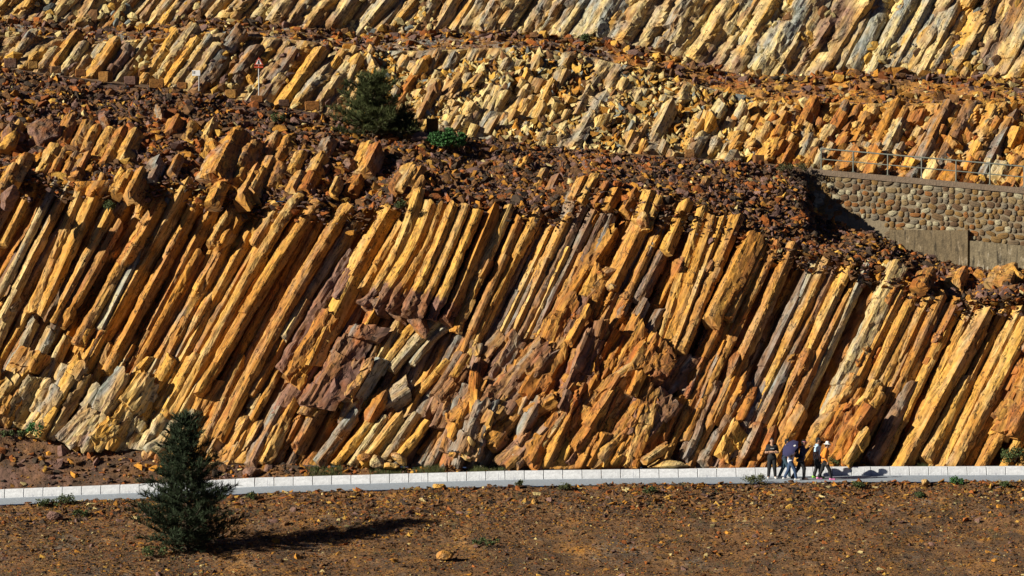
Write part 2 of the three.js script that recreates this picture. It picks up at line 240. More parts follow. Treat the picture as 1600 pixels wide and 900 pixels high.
function scatterStuff(name, n, seed, place, size, mix, parent, mat = stoneMat) {
  const rnd = rngOf(seed), im = new THREE.InstancedMesh(stoneGeos[seed % stoneGeos.length], mat, n), m = new THREE.Matrix4(), q = new THREE.Quaternion(), e = new THREE.Euler();
  for (let k = 0; k < n;) {
    const p = place(rnd); if (!p) continue; const s = size(rnd, p);
    e.set((rnd() - .5) * 1.5, rnd() * 6.283, (rnd() - .5) * 1.5); q.setFromEuler(e); m.compose(p, q, V(s * (.65 + rnd() * .7), s * (.55 + rnd() * .6), s * (.65 + rnd() * .7)));
    im.setMatrixAt(k, m); im.setColorAt(k, stoneTone(rnd, mix)); k++;
  }
  im.name = name; im.userData.kind = 'stuff'; im.castShadow = im.receiveShadow = true; parent.add(im); return im;
}
// fractured rock that still keeps the lie of the columns: angular blocks packed on a face
function blockField(name, n, sd, where, mix, parent, o = {}) {
  const rnd = rngOf(sd), im = new THREE.InstancedMesh(stoneGeos[sd % stoneGeos.length], stoneMat, n), m = new THREE.Matrix4(), X = V(), Y = V(), Z = V();
  for (let k = 0, tries = 0; k < n && tries < n * 40; tries++) {
    const p = where(rnd); if (!p) continue; const an = (o.lean ?? 1.08) + (rnd() - .5) * (o.jit ?? .7), s = (o.size ?? .34) * (.4 + rnd() + 1.2 * rnd() ** 4);
    Y.set(Math.cos(an), Math.sin(an), -.35 + (rnd() - .5) * .5).normalize(); Z.set((rnd() - .5) * 1.1, .35 + (rnd() - .5) * .8, 1); X.crossVectors(Y, Z).normalize(); Z.crossVectors(X, Y).normalize(); const f = rnd() < .5 ? -1 : 1;
    m.makeBasis(X.multiplyScalar(f * s * (.7 + .5 * rnd())), Y.multiplyScalar(s * (1 + (o.long ?? 1.9) * rnd())), Z.multiplyScalar(f * s * (.6 + .5 * rnd()))).setPosition(p); im.setMatrixAt(k, m); im.setColorAt(k, stoneTone(rnd, mix)); k++; im.count = k;
  }
  im.name = name; im.userData.kind = 'stuff'; im.castShadow = im.receiveShadow = true; parent.add(im);
}
const stoneMats = {}; 
function stoneMaterial(k, q) { const id = k + q.toFixed(1); return stoneMats[id] ??= new THREE.MeshStandardMaterial({ color: new THREE.Color().setRGB(C[k][0] * q, C[k][1] * q, C[k][2] * q), roughness: .95, flatShading: true, map: roughCol, bumpMap: roughBump, bumpScale: .04 }); }
function stone(name, p, s, rnd, mix, parent, tiltAmt = 1.2) {
  let t = rnd() * mix.reduce((a, m) => a + m[1], 0), key = mix[0][0]; for (const [k, w] of mix) if ((t -= w) < 0) { key = k; break; }
  const m = mesh(name, stoneGeos[Math.floor(rnd() * stoneGeos.length)], stoneMaterial(key, .7 + Math.floor(rnd() * 4) * .2), parent);
  m.position.copy(p); m.rotation.set((rnd() - .5) * tiltAmt, rnd() * 6.283, (rnd() - .5) * tiltAmt); m.scale.set(s, s, s); return m;
}

// ------------------------------------------------------------------ ground, road, lower cliff
const palSoil = (px, v) => PAL.soil;
const foreground = struct('foreground_slope');
const gFore = { amp: .35, f: .3 };
sheet('slope_ground', cBottom, cVerge, 420, 90, PAL.earth, { ...gFore, flat: 1 }, foreground, soilMat);
sheet('near_ground', cNear, cBottom, 60, 50, PAL.earth, { ...gFore, flat: 1 }, foreground, soilMat);

const P = PAL; P.pale2 = { cream: 2, gold: 3, grey: 1.5, ochre: 1.5 }; P.rich = { ochre: 4, rust: 3, brown: 2.4, gold: 1, grey: .7 }; P.mixed = { purple: 2, brown: 2, gold: 1.5, rust: 1, grey: 1 };
const cliff = struct('lower_cliff');
const onCliff = (px, py, off) => { const a = cFoot(px), b = cBrow(px), v = (py - a[0]) / (b[0] - a[0]); return W(px, py, a[1] + (b[1] - a[1]) * v + off); };
// where the columns are crushed or missing the rock stands out as craggy masses: [x, y, half width, half height, stand-out]
const CRUSHED = [[870, 650, 70, 90, .85], [960, 650, 60, 90, .75], [905, 560, 60, 70, .55], [745, 630, 66, 56, .6], [790, 600, 46, 50, .55], [1000, 590, 30, 70, .55], [1030, 640, 16, 60, .3], [490, 580, 36, 60, .3], [545, 590, 30, 40, .3], [60, 630, 80, 50, .4], [160, 660, 60, 40, .42], [240, 695, 60, 24, .4], [1325, 655, 40, 56, .35], [1180, 690, 40, 34, .3], [1560, 530, 50, 30, .35], [1590, 620, 30, 60, .3], [880, 700, 90, 40, .8], [930, 440, 20, 40, .3], [150, 290, 40, 22, .6]];
const crushedW = (px, py) => { let w = 0; for (const [x, y, a, b, s] of CRUSHED) { const d = ((px - x) / a) ** 2 + ((py - y) / b) ** 2; if (d < 1.4) w = Math.max(w, s * smooth(1.4, .5, d)); } return w; }, crushed = (px, v, py) => { const w0 = crushedW(px, py), w = Math.max(w0, smooth(.12, .4, noise(px * .011, py * .014, 6.6)) * .4); return [.12 + w * .4, w * 1.5 - .34]; };
sheet('rock_face', cFoot, cBrow, 1000, 240, (px, v) => { px -= .52 * (cFoot(px)[0] - cBrow(px)[0]) * (1 - v); const py = cFoot(px)[0] + (cBrow(px)[0] - cFoot(px)[0]) * v; return px < 320 ? (py > 560 ? P.pale : P.ochre) : px > 1120 ? P.rich : px > 840 && px < 1060 ? P.red : px > 600 ? P.mixed : px > 430 ? P.rich : P.ochre; }, { amp: .5, f: .4, ny: .3, crag: crushed, lean: .52, ridge: [1.085, .66] }, cliff, rockMat, -120, 2060);
sheet('rock_footing', cKerb, cFoot, 500, 14, (px) => (px < 380 ? PAL.soil : PAL.earth), { amp: .25, f: .7, flat: 1 }, cliff, soilMat);
const OUT = V(-.08, .33, .94).normalize();
const slant = (px) => (px < 400 ? -.545 : px < 700 ? -.53 : px < 1000 ? -.48 : -.47);
let seed = 100; const jit = rngOf(17);
function column(parent, top, bot, r, off, pal, o = {}) {
  r *= .72; off = off * (o.endRough ? .45 : .3) + .12 + (jit() - .5) * .14; const sh = 9 * r / .42 * (o.shift ?? 1), oB = o.endRough || bot[1] < 600 || bot[1] > 715 ? 0 : -.4, oT = top[1] < cBrow(top[0])[0] + 25 ? -.22 : bot[1] - top[1] < 90 ? 0 : -.3, pts = [onCliff(bot[0] + sh, bot[1], off + oB), ...(o.mid ? [onCliff(o.mid[0] + sh, o.mid[1], off + (o.offM ?? 0))] : []), onCliff(top[0] + sh, top[1], off + oT)];
  return mesh('rock_column', columnGeo(pts, OUT, { r, seed: seed++, pal, contrast: 4, spall: .2, jointGap: 4.5, ...o }), rockMat, parent);
}
// columns standing at the front: [top x, y, foot x, y, radius, stand-out, colour, more]
const FRONT = [
  [-60, 280, -170, 480, .42, .2, P.pale], [-30, 285, -130, 500, .4, .1, P.gold], [0, 290, -110, 480, .4, .2, P.pale],
  [50, 286, 0, 385, .3, .25, P.gold], [84, 283, -10, 470, .36, .3, P.pale], [104, 288, -4, 500, .33, .1, P.pale],
  [22, 460, -60, 640, .4, .2, P.pale], [50, 500, -30, 660, .42, -.1, P.pale], [75, 515, 10, 655, .4, .1, P.pale], [100, 525, 30, 670, .46, .1, P.pale], [135, 540, 65, 686, .5, .25, P.gold, { rough: .2 }], [170, 540, 100, 690, .46, .2, P.gold, { rough: .22 }],
  [122, 296, 44, 488, .36, .95, P.gold, { taperB: .15, endRough: .3 }], [146, 300, 58, 494, .36, 1.05, P.gold, { taperB: .2, endRough: .3 }], [168, 330, 76, 503, .36, 1.05, P.gold, { taperB: .2, endRough: .3 }], [182, 350, 94, 512, .36, .9, P.ochre, { taperB: .25, endRough: .3 }],
  [158, 275, 148, 300, .3, .7, P.gold], [188, 268, 166, 305, .34, .6, P.gold], [212, 272, 190, 310, .33, .5, P.ochre], [230, 276, 206, 318, .33, .4, P.gold],
  [236, 318, 112, 540, .4, .6, P.ochre, { spall: .1, jointGap: 6 }], [262, 300, 150, 520, .4, -.3, P.grey], [283, 290, 106, 618, .47, .55, P.gold, { spall: .35 }],
  [306, 310, 160, 585, .38, .4, P.ochre], [332, 320, 185, 600, .38, .35, P.ochre], [356, 325, 322, 385, .5, .4, P.gold], [305, 395, 190, 610, .4, .2, P.rust],
  [368, 338, 212, 640, .4, .45, P.ochre], [384, 368, 240, 640, .38, .35, P.gold], [404, 395, 262, 665, .42, .3, P.ochre],
  [462, 308, 265, 650, .45, .7, P.gold, { mid: [396, 408] }], [492, 318, 305, 618, .46, .65, P.ochre, { mid: [410, 440], taperB: .1, endRough: .3 }], [425, 325, 390, 385, .42, .5, P.gold],
  [536, 325, 330, 690, .5, .45, P.ochre, { mid: [448, 465] }], [548, 345, 436, 530, .32, .6, P.pale, { spall: .1 }], [470, 470, 385, 620, .44, .3, P.ochre], [545, 395, 432, 580, .5, .5, P.purple, { rough: .22, sides: 5, turn: -.3, spall: .5 }], [560, 400, 520, 470, .5, .75, P.purple, { rough: .3 }], [512, 510, 430, 650, .55, .45, P.purple, { rough: .25, sides: 5, turn: -.3, spall: .5 }], [540, 560, 450, 700, .5, .1, P.red, { rough: .25 }], [440, 500, 350, 660, .42, .1, P.rust],
  [604, 328, 478, 570, .5, .55, P.gold, { mid: [545, 432] }], [622, 352, 560, 455, .42, .75, P.gold], [566, 440, 470, 600, .36, .35, P.gold],
  [226, 560, 120, 700, .5, .1, P.gold, { rough: .2 }], [262, 560, 180, 705, .48, .15, P.gold, { rough: .2 }], [300, 560, 215, 712, .46, .1, P.gold], [335, 600, 262, 715, .48, .2, P.ochre, { rough: .2 }], [372, 560, 300, 716, .48, .1, P.ochre],
  [400, 620, 350, 726, .42, -.3, P.pale], [440, 620, 385, 728, .4, 0, P.dull], [466, 600, 405, 726, .46, .1, P.gold],
  // the overhanging bundle and the beds under it
  [648, 300, 560, 478, .4, 1.3, P.gold, { mid: [612, 398], palB: P.purple, endRough: .5, endLen: 1.1 }], [666, 318, 580, 482, .42, 1.5, P.gold, { mid: [634, 398], palB: P.purple, endRough: .5, endLen: 1.1 }], [684, 322, 600, 486, .4, 1.6, P.ochre, { mid: [652, 402], palB: P.purple, endRough: .5, endLen: 1.1 }], [702, 322, 626, 490, .42, 1.7, P.gold, { mid: [668, 406], palB: P.purple, endRough: .5, endLen: 1.1 }], [720, 325, 648, 494, .42, 1.7, P.gold, { mid: [684, 412], palB: P.purple, endRough: .5, endLen: 1.1 }],
  [740, 328, 668, 500, .42, 1.55, P.gold, { mid: [702, 420], palB: P.purple, endRough: .5, endLen: 1.1 }], [764, 332, 690, 505, .42, 1.3, P.ochre, { mid: [724, 430], palB: P.purple, endRough: .5, endLen: 1.1 }], [788, 328, 706, 520, .38, 1.0, P.gold, { mid: [744, 430] }], [806, 345, 712, 560, .4, .7, P.ochre], [834, 330, 720, 570, .42, .6, P.gold], [856, 355, 735, 610, .4, .5, P.gold],
  [640, 262, 618, 300, .38, .9, P.gold], [655, 280, 634, 315, .3, .95, P.gold], [622, 275, 606, 300, .4, .8, P.rust],
  [622, 500, 580, 575, .34, .0, P.pale], [648, 502, 588, 578, .36, .1, P.gold], [676, 504, 606, 580, .36, .15, P.pale, { mid: [645, 535] }], [698, 510, 640, 570, .34, .1, P.grey, { mid: [672, 530] }], [695, 566, 648, 618, .34, .3, P.gold], [715, 580, 668, 640, .3, .2, P.pale],
  [590, 560, 538, 645, .55, .35, P.grey], [632, 608, 580, 645, .5, .4, P.pale], [580, 652, 518, 726, .4, -.1, P.gold], [600, 650, 545, 728, .34, .1, P.pale], [620, 655, 562, 728, .42, .1, P.gold], [642, 652, 596, 722, .4, .2, P.pale], [664, 660, 615, 720, .36, .2, P.gold], [700, 655, 652, 712, .44, .1, P.rust], [550, 645, 490, 726, .45, -.4, P.dull], [780, 640, 752, 690, .36, .3, P.gold, { spall: .1 }], [838, 655, 810, 705, .42, .2, P.pale],
  // right of the bundle
  [878, 342, 752, 620, .46, .5, P.gold, { spall: .15 }], [896, 300, 880, 345, .4, -.2, P.dull], [880, 392, 776, 615, .44, .55, P.gold], [904, 402, 800, 635, .55, .55, P.ochre, { spall: .4 }], [935, 425, 845, 650, .95, .3, P.red, { sides: 5, turn: -.5, rough: .25, shift: .3 }], [965, 500, 885, 660, .6, .35, P.red, { rough: .3 }],
  [906, 278, 890, 312, .36, .4, P.ochre], [924, 276, 902, 318, .36, .4, P.gold], [942, 290, 922, 322, .36, .45, P.rust], [958, 296, 940, 330, .36, .45, P.ochre], [984, 306, 968, 335, .4, .4, P.rust], [1010, 298, 990, 352, .42, .7, P.gold], [1024, 312, 1004, 362, .36, .75, P.gold],
  [995, 352, 945, 455, .5, .5, P.gold, { spall: .1 }], [1018, 368, 975, 462, .38, .4, P.ochre], [1036, 380, 990, 470, .38, .3, P.dull], [935, 345, 905, 410, .38, .1, P.dull], [950, 340, 925, 400, .34, .1, P.dull], [1003, 472, 980, 520, .4, .2, P.dull], [1026, 485, 1002, 530, .38, .2, P.dull],
  [1070, 316, 1036, 395, .34, .5, P.gold], [1090, 330, 1024, 545, .4, .55, P.gold], [1108, 340, 1036, 545, .4, .6, P.ochre, { jointGap: 5 }], [1140, 345, 1052, 555, .55, .5, P.brown ?? P.ochre, { turn: .35 }], [1122, 342, 1044, 550, .34, .55, P.gold],
  [1164, 378, 1100, 510, .7, .45, P.ochre, { sides: 5, turn: -.25, spall: .2 }], [1188, 380, 1130, 500, .44, .4, P.gold], [1205, 384, 1062, 690, .46, .6, P.ochre, { spall: .2 }], [1232, 388, 1110, 660, .46, .75, P.ochre, { spall: .15 }], [1120, 500, 1040, 660, .5, .4, P.rust],
  [1270, 405, 1165, 640, .44, -.55, P.grey], [1288, 402, 1165, 660, .4, .3, P.gold, { turn: .3 }], [1322, 408, 1195, 680, .46, .55, P.gold, { spall: .1, jointGap: 6 }], [1350, 414, 1225, 690, .32, .45, P.grey], [1392, 418, 1258, 700, .66, .4, P.pale, { sides: 5, turn: -.2 }], [1404, 450, 1275, 712, .4, .55, P.gold], [1425, 455, 1310, 700, .4, .5, P.gold],
  [1448, 455, 1362, 640, .38, .6, P.ochre], [1468, 462, 1385, 640, .4, .6, P.ochre], [1490, 470, 1420, 610, .42, .5, P.rust], [1420, 600, 1350, 728, .52, .3, P.dull], [1516, 475, 1430, 660, .34, .3, P.gold, { turn: .3 }], [1536, 485, 1400, 735, .46, .75, P.gold], [1506, 590, 1440, 720, .42, .6, P.gold, { spall: .1 }],
  [1600, 500, 1478, 735, .5, .6, P.gold, { turn: .3 }], [1622, 555, 1520, 738, .5, .55, P.ochre], [1650, 570, 1560, 738, .42, .4, P.gold], [1690, 540, 1590, 738, .46, .3, P.gold], [1730, 530, 1625, 738, .46, .4, P.ochre], [1770, 530, 1660, 738, .46, .4, P.gold],
  [1250, 640, 1200, 728, .44, .2, P.ochre, { rough: .2 }], [1330, 610, 1300, 700, .8, .2, P.ochre, { sides: 5, rough: .3 }], [1290, 650, 1240, 730, .55, .2, P.ochre, { rough: .2 }], [1110, 600, 1060, 725, .5, .2, P.dull, { rough: .25 }], [1190, 600, 1130, 720, .4, -.2, P.dull], [1160, 610, 1090, 730, .55, -.1, P.dull, { rough: .2 }],
];
for (const [x0, y0, x1, y1, r, off, pal, o] of FRONT) column(cliff, [x0, y0], [x1, y1], r, off, pal, o);
// the ranks behind them
{ const rnd = rngOf(5); for (let s = -280; s < 1860; s += 17 + rnd() * 6) {
  const px = s, k = slant(px + 120), fy = 735, yF = (y) => px + k * (y - 500); let yt = 300; for (let i = 0; i < 4; i++) yt = cBrow(yF(yt))[0] + 6; const yb = Math.min(fy, cFoot(yF(720))[0] + 14);
  if (rnd() < .4) continue; const under = s > 520 && s < 720, gap = s > 1190 && s < 1225, pal = s < 120 ? P.dull : s < 480 ? P.ochre : under ? P.dull : s < 1000 ? P.dull : [P.ochre, P.rich, P.gold, P.dull][Math.floor(rnd() * 4)];
  column(cliff, [yF(yt), yt + rnd() * 14], [yF(yb), yb], (.29 + rnd() * .1), (under ? -1.0 : gap ? -1.1 : -.1) - rnd() * rnd() * .4, pal, { cell: .12, shift: 0, spall: .35 });
} }
// massive broken rock between the columns: [x, y, half width px, half height px, depth m, stand-out, colour, lean]
const frameOf = (lean) => { const a = V(Math.cos(lean), Math.sin(lean), 0).addScaledVector(V(0, 0, -1), .35).normalize(), e1 = OUT.clone().addScaledVector(a, -OUT.dot(a)).normalize(); return { a, e1, e2: V().crossVectors(a, e1) }; };
const onAny = (lo, hi) => (px, py, off) => { const a = lo(px), b = hi(px), v = (py - a[0]) / (b[0] - a[0]); return W(px, py, a[1] + (b[1] - a[1]) * v + off); };
function outcrop(parent, on, x, y, w, h, d, off, pal, lean = 1.08, o = {}) {
  const m = .0272; return mesh('rock_outcrop', outcropGeo({ seed: seed++, at: on(x, y, off), size: [w * m, h * m, d], ...frameOf(lean), pal, planes: 40, detail: Math.min(44, Math.round(Math.max(w, h) * .45) + 8), ...o }), massMat, parent);
}
for (const a of [
  [588, 482, 34, 18, .5, .3, P.purple, 1], [650, 494, 46, 16, .5, .4, P.purple, .4], [618, 486, 34, 14, .45, .4, P.purple, .7], 
  [940, 430, 12, 12, .4, .5, P.ochre], [955, 450, 10, 10, .4, .4, P.ochre], [1005, 345, 16, 12, .4, .6, P.ochre, .4], [1000, 520, 12, 16, .4, .4, P.rust],
]) outcrop(cliff, onCliff, ...a);

{ const r = rngOf(14); for (let i = 0; i < 16; i++) { const z = [[890, 640, 110, 90], [980, 650, 50, 80], [745, 640, 80, 70], [1320, 670, 60, 40], [930, 540, 40, 60]][i % 5], x = z[0] + (r() - .5) * 2 * z[2], y = z[1] + (r() - .5) * 2 * z[3], l = 26 + r() * 44, an = 1.08 + (r() - .5) * (i % 5 < 3 ? 1.1 : .4), p0 = onCliff(x - Math.cos(an) * l / 2, y + Math.sin(an) * l / 2, .5 + r() * .7), p1 = onCliff(x + Math.cos(an) * l / 2, y - Math.sin(an) * l / 2, .6 + r() * .8);
  if (y > 715) continue; mesh('rock_column', columnGeo([p0, p1], OUT, { r: .2 + r() * .22, seed: seed++, pal: [P.red, P.ochre, P.red, P.purple, P.gold][Math.floor(r() * 5)], rough: .08, ragged: .7 }), rockMat, cliff); } }

{ const r = rngOf(202); let n = 0; // solid fractured rock: thick rough stumps of columns grown together
  for (let t = 0; t < 4000 && n < 125; t++) { const px = -60 + r() * 1720, py = 300 + r() * 430; const w = crushedW(px, py); if (w < .12 || r() > w * 1.6 || py > cFoot(px)[0] - 12 || py < cBrow(px)[0] + 50) continue; n++;
    const l = 55 + r() * 95, an = 1.08 + (r() - .5) * (px > 600 && px < 1060 ? .5 : .16), x0 = px - Math.cos(an) * l * .6, y0 = Math.min(py + Math.sin(an) * l * .6, cFoot(px)[0] - 1), x1 = px + Math.cos(an) * l * .4, y1 = py - Math.sin(an) * l * .4, off = w * .75 - .2 + r() * .35;
    const pal = px < 430 ? [P.gold, P.pale, P.ochre, P.pale2, P.grey, P.pale][Math.floor(r() * 6)] : px < 830 ? [P.purple, P.mixed, P.mixed, P.red, P.dull][Math.floor(r() * 5)] : px < 1100 ? [P.red, P.ochre, P.red, P.rust, P.purple][Math.floor(r() * 5)] : [P.ochre, P.rust, P.ochre, P.gold][Math.floor(r() * 4)];
    mesh('rock_outcrop', columnGeo([onCliff(x0, y0, off - .1), onCliff(x1, y1, off - .15 * r())], OUT, { r: .34 + r() * r() * .6, seed: seed++, pal, rough: .16 + r() * .14, spall: .6, jointGap: 1.2, ragged: 1.4, turn: (r() - .5) * 1.2, cell: .095 }), rockMat, cliff); } }

// ------------------------------------------------------------------ bench of scree above it
const scree = struct('scree_slope'), gScree = { amp: .8, f: .35, ny: .8 };
const screePal = (px, v) => PAL.soil;
sheet('scree_ground', cBrow, cLedge, 560, 120, screePal, gScree, scree, soilMat);
const ledge = struct('bench_track');
sheet('track_ground', cLedge, cTerrace, 400, 12, PAL.soil, { amp: .15, f: .5 }, ledge, soilMat, -260, 1262);
sheet('track_ground', cTerrace, cFoot2, 300, 8, PAL.earth, { amp: .15, f: .5, flat: 1 }, ledge, soilMat);
const onScree = (px, v) => surf(cBrow, cLedge, px, v, gScree);
const screeMix = [['brown', 5], ['purple', 3.4], ['rust', 2.2], ['ochre', 1.4], ['dark', 2], ['cream', .2], ['gold', .4]];
scatterStuff('tumbled_blocks', 1500, 35, (r) => { const px = -150 + r() ** 1.3 * 900, v = r() ** 1.4 * .75, p = onScree(px, v); return noise(px * .015, v * 4, 7) > -.12 ? p : null; }, (r) => .25 + .55 * r() ** 2.2, [['brown', 3], ['ochre', 2.5], ['purple', 3], ['rust', 2], ['gold', .8], ['dark', 1]], scree);
scatterStuff('tumbled_blocks', 420, 36, (r) => { const px = 650 + r() * 1100, p = onScree(px, .16 * r() ** 1.5); p.y += .05; return p; }, (r) => .25 + .5 * r() ** 2.2, [['brown', 3], ['ochre', 2], ['purple', 3], ['rust', 3], ['dark', 1]], scree);
scatterStuff('loose_stones', 42000, 31, (r) => { const v = r() ** 1.15, p = onScree(-250 + r() * 2080, v); p.y += .02; return p; }, (r) => .09 + .42 * r() ** 5 + .06 * r(), screeMix, scree);
scatterStuff('spilled_stones', 3200, 37, (r) => { const px = -200 + r() * 2000, p = onCliff(px, cBrow(px)[0] + 2 + 30 * r() ** 2, .0 + .5 * r()); return noise(px * .02, 3, 3) > -.25 ? p : null; }, (r) => .12 + .4 * r() ** 3, screeMix, scree);
{ const r = rngOf(8); for (let k = 0; k < 290; k++) { const px = -10 + r() * 1620, v = .02 + .9 * r() ** 1.3, p = onScree(px, v), left = px < 650; stone('rock', p, (left ? .38 : .3) + .55 * r() ** 3, r, screeMix, scree); } }
// broken ends of columns that stick out of it: [x, y of the top, length px, radius, colour]
const onS = onAny(cBrow, cLedge);
for (const [x, y, l, r, pal, k] of [
  [135, 198, 34, .34, P.ochre], [152, 200, 42, .3, P.ochre], [172, 204, 52, .32, P.gold], [192, 206, 56, .32, P.ochre], [212, 212, 50, .34, P.gold], [109, 192, 36, .4, P.rust], [100, 240, 38, .34, P.ochre], [118, 244, 36, .3, P.ochre], [136, 246, 40, .34, P.ochre], [84, 235, 40, .4, P.gold], [28, 200, 36, .4, P.gold], [40, 250, 40, .36, P.gold], [20, 268, 40, .4, P.gold],
  [302, 196, 24, .3, P.gold], [330, 200, 20, .34, P.gold], [275, 190, 24, .4, P.rust], [430, 216, 34, .36, P.ochre], [452, 218, 40, .32, P.ochre], [472, 242, 34, .36, P.gold], [500, 250, 26, .34, P.ochre], [516, 222, 30, .4, P.dull], [590, 238, 40, .5, P.ochre], [575, 232, 36, .36, P.gold], [560, 280, 26, .3, P.rust], [530, 285, 26, .3, P.gold], [400, 270, 50, .4, P.ochre], [352, 280, 40, .34, P.ochre], [470, 275, 30, .34, P.gold], [488, 278, 28, .34, P.rust], [440, 262, 40, .4, P.brown ?? P.rust], [330, 225, 22, .32, P.gold], [200, 270, 36, .3, P.gold], [222, 272, 40, .3, P.ochre], [246, 255, 30, .36, P.dull], [280, 250, 28, .3, P.dull],
  [372, 226, 66, .75, P.red], [392, 236, 60, .6, P.ochre], [356, 240, 50, .6, P.rich], [420, 255, 60, .5, P.ochre], [812, 252, 18, .28, P.gold], [822, 250, 20, .28, P.gold], [852, 268, 26, .24, P.gold], [1105, 280, 16, .24, P.ochre], [640, 262, 24, .34, P.gold], [655, 268, 24, .3, P.gold], [870, 282, 20, .3, P.dull], [1450, 432, 20, .5, P.rust], [1500, 430, 22, .5, P.ochre], [1570, 430, 26, .6, P.ochre],
]) { const p1 = onS(x, y, .55), p0 = onS(x - l * .5, y + l, .1); mesh('rock_column', columnGeo([p0, p1], OUT, { r, seed: seed++, pal, cell: .11, ragged: .6, jointGap: 4 }), rockMat, scree); }
for (const a of [[66, 214, 40, 36, .9, .3, P.purple, 1.3], [20, 216, 26, 26, .7, .3, P.purple], [390, 285, 24, 34, .6, .4, P.ochre, 1], [340, 240, 26, 22, .6, .4, P.rust], [15, 310, 18, 26, .6, .6, P.purple], [720, 230, 40, 8, .5, .1, P.purple, .2], [545, 262, 22, 18, .5, .3, P.purple], [1590, 440, 34, 14, .7, .3, P.ochre, .2], [1530, 440, 30, 12, .6, .3, P.rust, .1], [250, 180, 26, 12, .6, .2, P.dull, .2], [165, 190, 24, 10, .6, .2, P.purple, .2]]) outcrop(scree, onS, ...a);

// ------------------------------------------------------------------ middle and upper cliffs
const midCliff = struct('middle_cliff'), onMid = onAny(cFoot2, cBrow2);
sheet('rock_face', cFoot2, cBrow2, 640, 90, (px, v) => (px < 600 ? PAL.mauve : px < 1180 ? PAL.pale : PAL.gold), { amp: .9, f: .5, ny: .3, lean: .6, ridge: [1.0, .8], crag: (px, v) => { const w = smooth(.0, .3, noise(px * .009, v * 2.2, 1.7) + (px > 620 && px < 1200 ? .1 : 0)); return [.25 + w * .35, .12 + w * .25]; } }, midCliff, rockMat, -200, 1960);
sheet('rubble_shelf', cBrow2, cFoot3, 500, 26, (px) => (px > 960 ? PAL.red : PAL.dull), { amp: .6, f: .6 }, midCliff, massMat);
{ const r = rngOf(21); // ranks of columns, whole on the near end, broken short farther on
  for (let x = -200; x < 1700; x += 13 + r() * 9) { const a = cFoot2(x)[0] + 8, k = x < 640 ? -.7 : -.5, far = x > 1180, mid = x > 600 && !far; if (r() < (mid ? .5 : .38)) continue; const yT = cBrow2(x - k * 60)[0], y0 = a - (mid ? r() * r() * .5 : r() < .25 ? r() * .4 : 0) * (a - yT), y1 = mid ? y0 - (.3 + r() * .5) * (a - yT) : far ? yT + r() * r() * 50 : yT - 14 + r() * 45, b = far || mid ? Math.max(yT, y1) : y1, nz = noise(x * .02, 1, 1);
    mesh('rock_column', columnGeo([onMid(x - k * (a - y0), y0, -.15), onMid(x - k * (a - b), b, (far ? -.2 : 0) + r() * .75 + .4 * nz)], OUT, { r: (far ? .3 + r() * .26 : .27 + r() * .18), seed: seed++, pal: x < 560 ? [P.gold, P.pale, P.mauve, P.dull, P.mauve, P.pale][Math.floor(r() * 6)] : mid ? [P.pale, P.pale, P.pale2, P.mauve][Math.floor(r() * 4)] : [P.ochre, P.gold, P.pale, P.rust, P.dull][Math.floor(r() * 5)], cell: .12 }), rockMat, midCliff); }
  let n = 0; for (let row = 0; row < 7; row++) for (let x = 540 + r() * 20; x < 1640; x += 12 + r() * 24) { const big = noise(x * .012, row * .6, 3.3); if (big < -.05 || n++ > 165) continue;
    const yb = cFoot2(x)[0] + 3, yt = cBrow2(x)[0], v = clamp((row + r() * 1.3) / 7), y = yb + (yt - yb) * v, l = (11 + r() * 19) * (1 + .7 * Math.max(0, big)), pal = x > 1180 ? [P.ochre, P.gold, P.pale, P.rust][Math.floor(r() * 4)] : x > 980 ? [P.pale, P.grey, P.gold][Math.floor(r() * 3)] : [P.pale, P.pale2, P.pale2, P.pale][Math.floor(r() * 4)];
    mesh('rock_column', columnGeo([onMid(x - l * (.42 + r() * .2), y + l * .6, -.1), onMid(x, y - l * .4, .3 + r() * .7)], OUT, { r: (.2 + r() * r() * .3) * (1 + .5 * Math.max(0, big)), turn: .13 + (r() - .5) * .7, seed: seed++, pal, cell: .11, ragged: .5 }), rockMat, midCliff); }
  const mixR = [['ochre', 2.4], ['gold', 1.2], ['rust', 2], ['brown', 4], ['purple', 3], ['cream', 1], ['dark', .6]], mixM = [['cream', 4], ['gold', 2.4], ['grey', .6], ['ochre', 1.8], ['brown', 2]];
  scatterStuff('shelf_rubble', 8000, 33, (q) => { const px = -240 + q() * 2080; return surf(cBrow2, cFoot3, px, q(), { amp: .6, f: .6 }); }, (q) => .08 + .6 * q() ** 4, mixR, midCliff);
  const onMidAt = (q, x0, x1, pw = 1) => { const px = x0 + q() * (x1 - x0), a = cFoot2(px), c = cBrow2(px), v = q(); if (noise(px * .012, v * 2.4, 5.5) < -.12) return null; return W(px, a[0] + (c[0] - a[0]) * v, a[1] + (c[1] - a[1]) * v + .05 + .5 * q()); };
  blockField('broken_blocks', 3600, 38, (q) => onMidAt(q, 560, 1200), mixM, midCliff, { size: .26, jit: .9, long: .9 });
  blockField('broken_blocks', 420, 39, (q) => onMidAt(q, 1180, 1680), [['ochre', 4], ['gold', 2], ['rust', 2], ['brown', 2], ['cream', 1]], midCliff, { size: .3, jit: .6, long: .9 });
  blockField('broken_blocks', 260, 40, (q) => onMidAt(q, -100, 600), [['cream', 2], ['gold', 2], ['purple', 2], ['brown', 2]], midCliff, { size: .3, jit: .6, lean: .95 });
  scatterStuff('ledge_rubble', 2200, 42, (q) => { const px = -240 + q() * 2080; return surf(cBrow2, cFoot3, px, .82 + .22 * q(), { amp: .6, f: .6 }).add(V(0, .1, .1)); }, (q) => .2 + .55 * q() ** 2.5, mixR, midCliff);
}
const upper = struct('upper_cliff'), onUp = onAny(cFoot3, cTop3);
